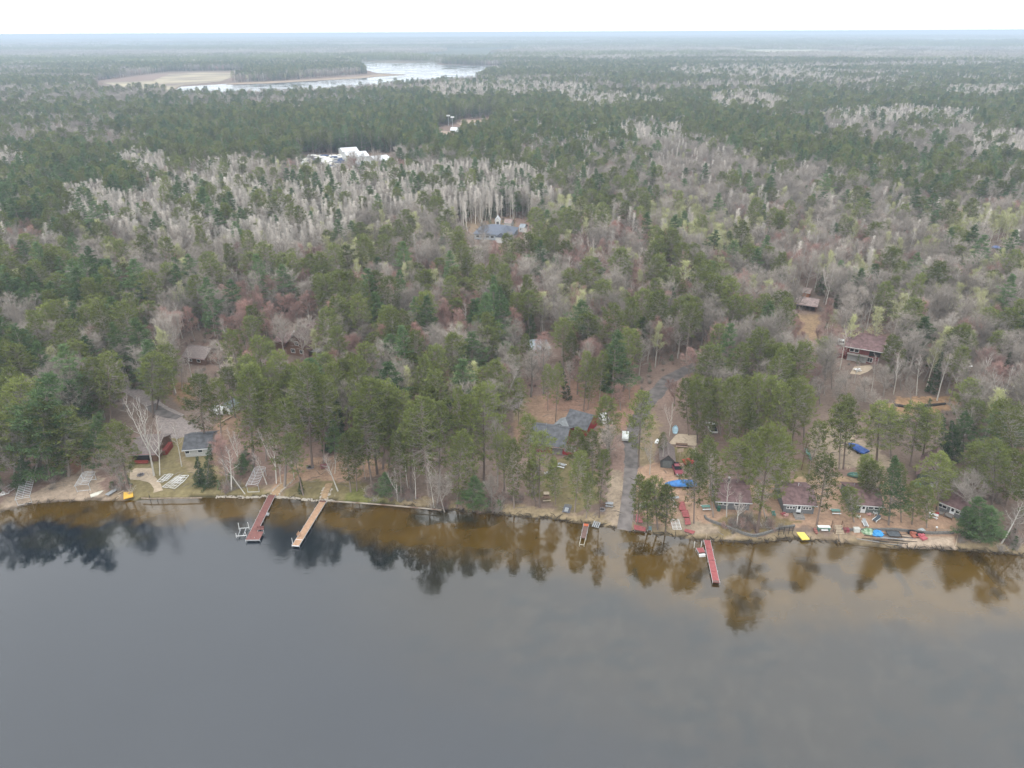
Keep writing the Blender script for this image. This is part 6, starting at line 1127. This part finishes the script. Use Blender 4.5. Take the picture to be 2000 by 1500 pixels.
log_wall('weathered reddish boards edging the water beside the tan dock', [(648, 980), (700, 983), (775, 989), (862, 997)], .28, mat('weathered_red_board', (.30, .19, .14), .9, .35, .4, .2, col2=(.45, .40, .34)), 'shore_edging', 4, .14)
log_wall('pale stone kerb along the grassy water edge', [(276, 974), (300, 975), (330, 974), (352, 974), (395, 973)], .16, mat('tan_kerb', (.30, .24, .19), .9, .3, 2), 'shore_edging', 1.2, .12)
p0 = at(1529, 1040); t = thing('iron_rack', 'dark iron rack with crossed legs on the bank by the yellow raft', 'rack', p0, R(6))
for u in (0, 1.1, 2.2, 3.0): MB().bar((u-.9, 0, 0), (u-.9, 0, 1.5), .06).bar((u-1.2, -.5, 0), (u-.6, .5, 1.3), .05).build('leg', CHAR, t)
for z_ in (.6, 1.0, 1.45): MB().bar((-1.2, 0, z_), (2.4, 0, z_), .05).build('rail', CHAR, t)
p = at(1608, 1036); t = thing('canoe_rack', 'white topped bench with sea green rails beside the wooden steps', 'bench', p, R(-2)); MB().box((0, .1, .95), (2.5, .75, .08)).box((0, -.5, .5), (1.4, .4, .08)).build('top', WHT, t)
for v in (-.5, .55): MB().box((0, v, .85), (2.7, .1, .12)).build('rail', GRNP, t)
for u in (-1.1, 1.1): MB().box((u, 0, .4), (.1, .9, .8)).build('leg', GRNP, t)
a = at(1624, 1031); t = thing('wooden_steps', 'brown wooden steps with handrails from the yard to the bank', 'steps', (a.x, a.y, a.z), R(-2))
for k in range(6): MB().box((1.05, -.2-k*.34, .72-k*.13), (1.9, .3, .08)).build('tread', LOGM, t)
for u in (.02, 2.08):
    r_ = MB().bar((u, .2, 0), (u, .2, 1.8), .07).bar((u, -1.9, -.1), (u, -1.9, 1.1), .07).bar((u, .2, 1.7), (u, -1.9, 1.05), .05).bar((u, .2, 1.2), (u, -1.9, .6), .04); r_.build('handrail', WOODB, t)
p = at(1591, 1036); t = thing('flower_barrel', 'stack of dull red pots at the foot of the leaning pine', 'pots', p, 0)
for k in range(3): MB().bar((0, -k*.5, 0), (0, -k*.5, .5-k*.1), .26, 9, .34).build('pot', mat('terracotta', (.26, .11, .09), .9, .15, 4), t)
def crate(label, c, d, m, m2=None, name='storage_box', rz=0.0):
    p = at(*c); t = thing(name, label, 'box', p, rz); MB().box((0, 0, d[2]*.44), (d[0], d[1], d[2]*.88)).build('box', m, t); MB().box((0, 0, d[2]*.94), (d[0]*1.06, d[1]*1.06, d[2]*.12)).build('lid', m2 or m, t); return t
crate('dull maroon storage box by the foot of the wooden steps', (1652, 1038), (1.1, .8, .75), MTRK, None); crate('pale grey cooler box between the maroon box and the green tarp', (1672, 1038), (1.2, .8, .9), mat('pale_cooler', (.52, .52, .48), .6, .1, 3), None, 'cooler')
crate('brown crate standing between two pine trunks on the lodge bank', (1067, 970), (1.2, 1.0, 1.0), WOODB, LOGM)
def heap(label, c, rx, ry, h, m, name, seed=0):
    p = at(*c); r_ = np.random.default_rng(seed); n, k = 9, 12; rings = []
    for i in range(n):
        a_ = math.pi*i/(n-1)*.5; rings.append([(rx*math.cos(6.283*j/k)*math.cos(a_)**.7*(1+.14*r_.normal()), ry*math.sin(6.283*j/k)*math.cos(a_)**.7*(1+.14*r_.normal()), h*math.sin(a_)*(1+.10*r_.normal())) for j in range(k)])
    o = MB().loft(rings).build(name, m); o.location = p; return tag(o, label, 'tarp')
heap('crumpled green tarp with pale patches heaped on the slope', (1694, 1040), 1.3, 1.0, .9, GTARP, 'tarp_heap', 1); heap('bright blue tarp bundle beside the green one on the slope', (1713, 1044), 1.15, 1.0, .85, LBLUE, 'tarp_heap', 2); heap('pale grey cover between the black tubes on the beach', (1799, 1038), .8, .6, .7, mat('pale_grey_cover', (.40, .43, .44), .6, .15, 3), 'cover', 3)
p = at(1745, 1045); t = thing('steel_grid', 'dark grey flat frame lying on the slope above the sand', 'frame', p, R(-5)); MB().box((0, 0, .3), (2.4, 1.7, .08)).build('sheet', mat('dark_grey_sheet', (.09, .10, .11), .7, .25, 2), t)
for v in (-.9, .9): MB().bar((-1.3, v, .36), (1.3, v, .36), .07).build('rail', CHAR, t)
for u in (-1.3, 1.3): MB().bar((u, -.9, .36), (u, .9, .36), .07).build('end_bar', CHAR, t)
for (c, rz, lab, mm_) in (((1783, 1046), R(95), 'reddish paddle boat with black tube, closer to the grey frame', mat('rusty_red_plastic', (.36, .13, .09), .6, .15, 3)), ((1799, 1050), R(110), 'pinkish paddle boat with black tube, closer to the white lamp post', PINK)):
    p = at(*c); t = thing('paddle_boat', lab, 'paddle boat', p, rz, 'paddle boats on the sand beach'); rings = []
    for i in range(7): s = i/6; w_ = .62*(1-.5*max(0, s-.6)/.4); rings.append([(s*2.0-1, -w_, .12), (s*2.0-1, -w_, .5), (s*2.0-1, 0, .56), (s*2.0-1, w_, .5), (s*2.0-1, w_, .12)])
    MB().loft(rings).build('hull', mm_, t); MB().path([(1.1*math.cos(k*.45)-.1, 1.0*math.sin(k*.45), .55) for k in range(-3, 4)], .2, 8).build('black_tube', BLK, t); MB().box((-.1, 0, .7), (.5, 1.0, .35)).build('seat', mm_, t)
p = at(1826, 1041); t = thing('lamp_post', 'short post with a white globe lamp above the sand beach', 'lamp post', p); MB().bar((0, 0, 0), (0, 0, 1.3), .05).build('post', CHAR, t); MB().loft([[(.2*math.sin(math.pi*i/6)*math.cos(6.28*j/8), .2*math.sin(math.pi*i/6)*math.sin(6.28*j/8), 1.5-.2*math.cos(math.pi*i/6)) for j in range(8)] for i in range(1, 6)]).build('globe', WHT, t)
p = at(1829, 1040); t = thing('rail_fence', 'low pale rail fence along the top of the sand beach', 'fence', p, R(-4))
for u in (0, 1.9, 3.8): MB().bar((u, 0, 0), (u, 0, .95 if u else 1.5), .06).build('post', LOGM, t)
for z_ in (.45, .8): MB().bar((0, 0, z_), (3.8, 0, z_), .045).build('rail', LOGM, t)
t = thing('pipe_pile', 'long dark pipes and dock poles strewn along the beach slope', 'pipes', at(1725, 1052))
for k in range(26):
    a_ = at(random.uniform(1672, 1740), random.uniform(1042, 1062)); b_ = at(0, 0) if False else None; L_ = random.uniform(2.5, 6.5); rz = R(-7+random.uniform(-9, 5)); q = a_-t.location; z_ = .08+random.random()*.22
    MB().bar((q.x, q.y, z_), (q.x+L_*math.cos(rz), q.y+L_*math.sin(rz), z_+.05), random.choice((.04, .05, .07)), 5).build('pipe', random.choice((CHAR, CHAR, GREYP, WOODB)), t)
# boat lift in the water beside the maroon dock
a = Vector((*G(461, 1049, .2), 0)); t = thing('boat_lift', 'white boat lift standing in the water beside the maroon dock', 'boat lift', (a.x, a.y, 0), R(6)); w_, l_ = 2.2, 2.6
for u in (0, w_):
    for v in (0, l_): MB().bar((u, v, -2), (u+(.12 if u == 0 else -.12), v, 1.9 if v else 1.2), .06).build('post', WHT, t)
for v in (0, l_): MB().bar((0, v, .45), (w_, v, .45), .06).build('cross_beam', WHT, t)
for u in (.5, 1.6): MB().bar((u, 0, .55), (u, l_, .55), .09).build('bunk', GREYP, t)
# poles and masts
def pole(label, c, top, r_, m, arms=0, head=None, name='utility_pole', cat='pole'):
    x0, y0 = G(*c); z0 = float(gz(x0, y0)); h = height_to(x0, y0, z0, top); t = thing(name, label, cat, (x0, y0, z0)); MB().bar((0, 0, -.3), (0, 0, h), r_, 7, r_*.7).build('shaft', m, t)
    for k in range(arms): MB().box((0, 0, h-.5-k*.9), (2.2, .12, .14), .4).build('crossarm', m, t)
    if head: MB().box((.15, 0, h+.1), head, .3).build('lamp_head', WHT, t)
    return t
pole('dark utility pole standing behind the cabins near the clearing', (1565, 918), 862, .15, WOODB, 1); pole('grey utility pole in the woods beyond the maroon roofed house', (1872, 790), 716, .16, TIMB, 0, (.9, .3, .25)); pole('utility pole with lamp in the far right hand woods', (1741, 430), 396, .17, TIMB, 1, (1.0, .4, .4)); pole('yard pole with a white lamp hood among the pines', (748, 745), 722, .13, WOODB, 0, (1.3, .9, .7))
for c, tp, lab in (((966, 252), 230, 'floodlight mast nearest the white shed of the ball park'), ((884, 250), 229, 'floodlight mast between the pavilion and the infield'), ((876, 246), 226, 'floodlight mast at the back of the ball park'), ((836, 240), 215, 'floodlight mast at the wooded corner of the ball park'), ((828, 241), 215, 'outermost floodlight mast of the ball park'), ((893, 272), 256, 'short mast in front of the white roofed pavilion')): pole(lab, c, tp, .3, ALU, 0, (4.0, 1.0, 1.4), 'floodlight_mast', 'mast')
# fallen logs
for p, q, r_, lab in (((432, 826), (463, 809), .22, 'pale fallen log below the white campers'), ((775, 956), (801, 972), .18, 'grey fallen trunk on the shore bank'), ((160, 780), (182, 770), .28, 'dark felled log beyond the drive, higher one'), ((170, 784), (192, 790), .24, 'dark felled log beyond the drive, lower one'), ((1117, 918), (1115, 932), .14, 'pale driftwood log on the lodge lawn'), ((1745, 792), (1800, 801), .5, 'long dark brush pile along the clearing'), ((1800, 795), (1846, 790), .5, 'dark brush pile at the end of the clearing')):
    a = at(*p); b = at(*q); o = MB().bar((0, 0, .25), (b.x-a.x, b.y-a.y, .3), r_, 7, r_*.6).build('fallen_log', CHAR if 'dark' in lab else LOGM); o.location = a; tag(o, lab, 'log')
car('rusty red tractor parked beyond the drive under pines', (170, 766), R(30), RTRIM, 'car', 3.2, 1.5, 'tractor')
t = picnic('dark red table on the needle carpet by the leaning birch', (633, 913), R(20), MTRK, MTRK, 1.7)
# stones set along the water between the docks
sv = MB()
for k in range(260):
    fx = random.random(); pxx = 420+fx*235; x0 = G(pxx, 975, 0)[0]; y0 = float(ysh(x0))+random.uniform(-.15, .45); r_ = random.uniform(.14, .34); z0 = float(gz(x0, y0))+.03
    sv.loft([[(x0+r_*math.cos(6.28*j/6+k)*q*random.uniform(.8, 1.2), y0+r_*.7*math.sin(6.28*j/6+k)*q*random.uniform(.8, 1.2), z0+h_*r_) for j in range(6)] for q, h_ in ((1, -.3), (.9, .3), (.45, .62))])
for px_ in ([(527, 963), (538, 953), (550, 943)], [(541, 966), (552, 956), (565, 946), (572, 938)], [(623, 975), (628, 962), (634, 950)], [(637, 977), (642, 966), (648, 955)]):
    Pw = poly_w(px_)
    for a, b in zip(Pw, Pw[1:]):
        for k in range(16):
            q = a+(b-a)*random.random(); r_ = random.uniform(.1, .24); x0, y0 = q+np.array([random.uniform(-.2, .2), random.uniform(-.2, .2)]); z0 = float(gz(x0, y0))
            sv.loft([[(x0+r_*math.cos(6.28*j/6+k)*qq*random.uniform(.8, 1.2), y0+r_*.8*math.sin(6.28*j/6+k)*qq*random.uniform(.8, 1.2), z0+h_*r_) for j in range(6)] for qq, h_ in ((1, -.3), (.9, .35), (.4, .65))])
tag(sv.build('shore_stones', STONE), 'pale stones lining the water edge and dock paths', kind='stuff')
# boats, hulls and campers packed in the storage yard
def stored(seed):
    r_ = np.random.default_rng(seed); ln = r_.uniform(4.5, 7); w_ = 2.2; h = r_.uniform(1.3, 2.1); rings = []
    for i in range(7): s = i/6; q = w_/2*(1-.7*max(0, s-.55)/.45); rings.append([(s*ln-ln/2, -q, .5), (s*ln-ln/2, -q, h*.55), (s*ln-ln/2, 0, h*(.8+.2*math.sin(s*3.1))), (s*ln-ln/2, q, h*.55), (s*ln-ln/2, q, .5)])
    return MB().loft(rings).mesh('stored_boat', [WHT, WHT, IVORY, GREYP, mat('dark_blue_cover', (.05, .08, .16), .6, .2, 1)][seed % 5])
SB = [stored(i) for i in range(10)]; kk = 0
for row in range(8):
    for c_ in range(10):
        pxx = 580+c_*9.6+random.uniform(-4, 4); pyy = 306+row*3.4+random.uniform(-.8, .8)
        if not inside(np.array([(575, 318), (600, 304), (670, 303), (676, 330), (600, 331)], float), np.array([pxx]), np.array([pyy]))[0]: continue
        x0, y0 = G(pxx, pyy); o = link('stored_boat', SB[kk % 10]); o.location = (x0, y0, ZL); o.rotation_euler = (0, 0, R(random.choice((0, 8, 90, 172, 185))+random.uniform(-8, 8))); kk += 1
        tag(o, 'shrink wrapped boat stored in the crowded yard beside the white warehouses', 'boat', 'boats stored in the yard by the white warehouses')
# brush, saplings and twiggy undergrowth (uncounted)
def bush(seed, wood, h=1.6, n=46):
    s = TB(seed); r = s.r
    for i in range(n):
        az = r.random()*6.28; el = R(r.uniform(38, 85)); d = unit(az, el); L_ = h*r.uniform(.5, 1.05); p0 = np.array([r.normal()*.25, r.normal()*.25, 0]); p1 = p0+d*L_
        s.tube([p0, p1], [.02, .006], 3, .4); q = r.uniform(.3, 1, 7)[:, None]; s.leaves(p0+(p1-p0)*q, d+r.normal(size=(7, 3))*.6, r.uniform(.25, .6, 7), .03, np.clip(r.normal(.5, .2, 7), 0, 1))
    return s
bs = [bush(40, 0, 1.5), bush(41, 0, 2.2), bush(42, 0, 1.2), bush(43, 0, 2.8, 34)]
BUSH = source('bush_kinds', [b_.meshes('bush', B_GREY, lf)[2] for b_ in bs for lf in (F_TWIG, F_MAPLE)]+[j for j in [spruce(44, 3.0, .02, .8)[0].meshes('sapling', B_GREY, F_WHITE)[2]]])
bx, by, _, _, _ = scatter(0, 420, 4.2, 30); k = fbm(bx, by, 14, 141) > .44; bx, by = bx[k], by[k]
sh = []
for (c, sx_, sy_, n_) in (((236, 953), 22, 8, 16), ((445, 952), 20, 10, 14), ((860, 992), 45, 6, 34), ((790, 968), 40, 12, 30), ((960, 992), 30, 8, 18), ((1000, 975), 40, 12, 20), ((1480, 1030), 60, 10, 24), ((1900, 1050), 30, 10, 20), ((20, 958), 30, 8, 14), ((1975, 1055), 30, 18, 30), ((1440, 1020), 30, 10, 14), ((730, 966), 20, 8, 14), ((1180, 895), 14, 14, 10), ((480, 905), 18, 14, 14), ((1900, 960), 60, 30, 40), ((100, 935), 26, 16, 16)):
    for _ in range(n_): sh.append(G(c[0]+random.gauss(0, sx_/2), c[1]+random.gauss(0, sy_/2)))
sh = np.array(sh); sh = sh[sh[:, 1]-ysh(sh[:, 0]) > .4]; bx = np.concatenate([bx, sh[:, 0]]); by = np.concatenate([by, sh[:, 1]])
instancer('undergrowth', 'twiggy brush and saplings on the woodland floor', BUSH, bx, by, gz(bx, by)-.05, rng.uniform(.6, 1.3, len(bx)), rng.uniform(.6, 1.3, len(bx)), rng.random(len(bx))*6.28, np.where(rng.random(len(bx)) < .1, 8, rng.integers(0, 8, len(bx))))

# ================================================================== driftwood, fallen branches and litter
TWD = mat('dead_wood', (.16, .135, .115), .9, .35, .6, .2, col2=(.32, .28, .24)); TWK = mat('wet_wood', (.045, .036, .028), .9, .3, 1)
def sticks(name, label, pts, m, lo, hi, r0, r1, zoff=.03):
    s = MB()
    for (x0, y0) in pts:
        L_ = random.uniform(lo, hi); a_ = random.random()*3.1416; dx, dy = math.cos(a_)*L_/2, math.sin(a_)*L_/2; r_ = random.uniform(r0, r1)
        za = float(gz(x0-dx, y0-dy)); zb = float(gz(x0+dx, y0+dy)); za = max(za, 0); zb = max(zb, 0)
        k_ = (x0+random.uniform(-.3, .3)*L_*.4, y0+random.uniform(-.3, .3)*L_*.4, (za+zb)/2+zoff+r_+random.uniform(0, .12))
        s.bar((x0-dx, y0-dy, za+zoff+r_), k_, r_, 4, r_*.8).bar(k_, (x0+dx, y0+dy, zb+zoff+r_*.6), r_*.8, 4, r_*.3)
    return tag(s.build(name, m), label, kind='stuff')
q = []
for a_, b_, n_ in ((1235, 1640, 150), (1700, 2040, 130), (862, 1200, 150), (0, 120, 25), (430, 640, 20), (690, 870, 60)):
    for _ in range(n_):
        x0 = G(random.uniform(a_, b_), 1030, 0)[0]; q.append((x0, float(ysh(x0))+abs(random.gauss(0, .45))-.1))
sticks('shore_debris', 'dark driftwood and roots along the cut bank', q, TWK, .5, 2.0, .03, .09, 0)
YARD_W = poly_w([(1240, 1000), (1245, 915), (1400, 940), (1580, 950), (1800, 950), (1880, 1030), (1870, 1060), (1600, 1030), (1430, 1030), (1330, 1040)])
q = []
while len(q) < 900:
    pxx, pyy = random.uniform(-40, 2040), random.uniform(760, 1050); x0, y0 = G(pxx, pyy)
    if y0-float(ysh(x0)) < 1.5 or any(inside(r_, np.array([x0]), np.array([y0]))[0] for r_ in ROADS[:4]): continue
    if inside(YARD_W, np.array([x0]), np.array([y0]))[0] and random.random() < .8: continue
    q.append((x0, y0))
sticks('fallen_branches', 'grey fallen branches on the woodland floor', q, TWD, .8, 3.2, .03, .08)
HAZE_D = 2.1e-4
# ================================================================== the air
hm = bpy.data.materials.new('haze'); hm.use_nodes = True; t = hm.node_tree; t.nodes.clear()
o = t.nodes.new('ShaderNodeOutputMaterial'); v = t.nodes.new('ShaderNodeVolumePrincipled'); v.inputs['Density'].default_value = HAZE_D
v.inputs['Color'].default_value = (.64, .765, .90, 1); v.inputs['Anisotropy'].default_value = 0.0
t.links.new(v.outputs[0], o.inputs['Volume'])
HB = MB().box((0, 0, 46.5), (130000, 130000, 103)).build('haze', hm); tag(HB, kind='stuff')
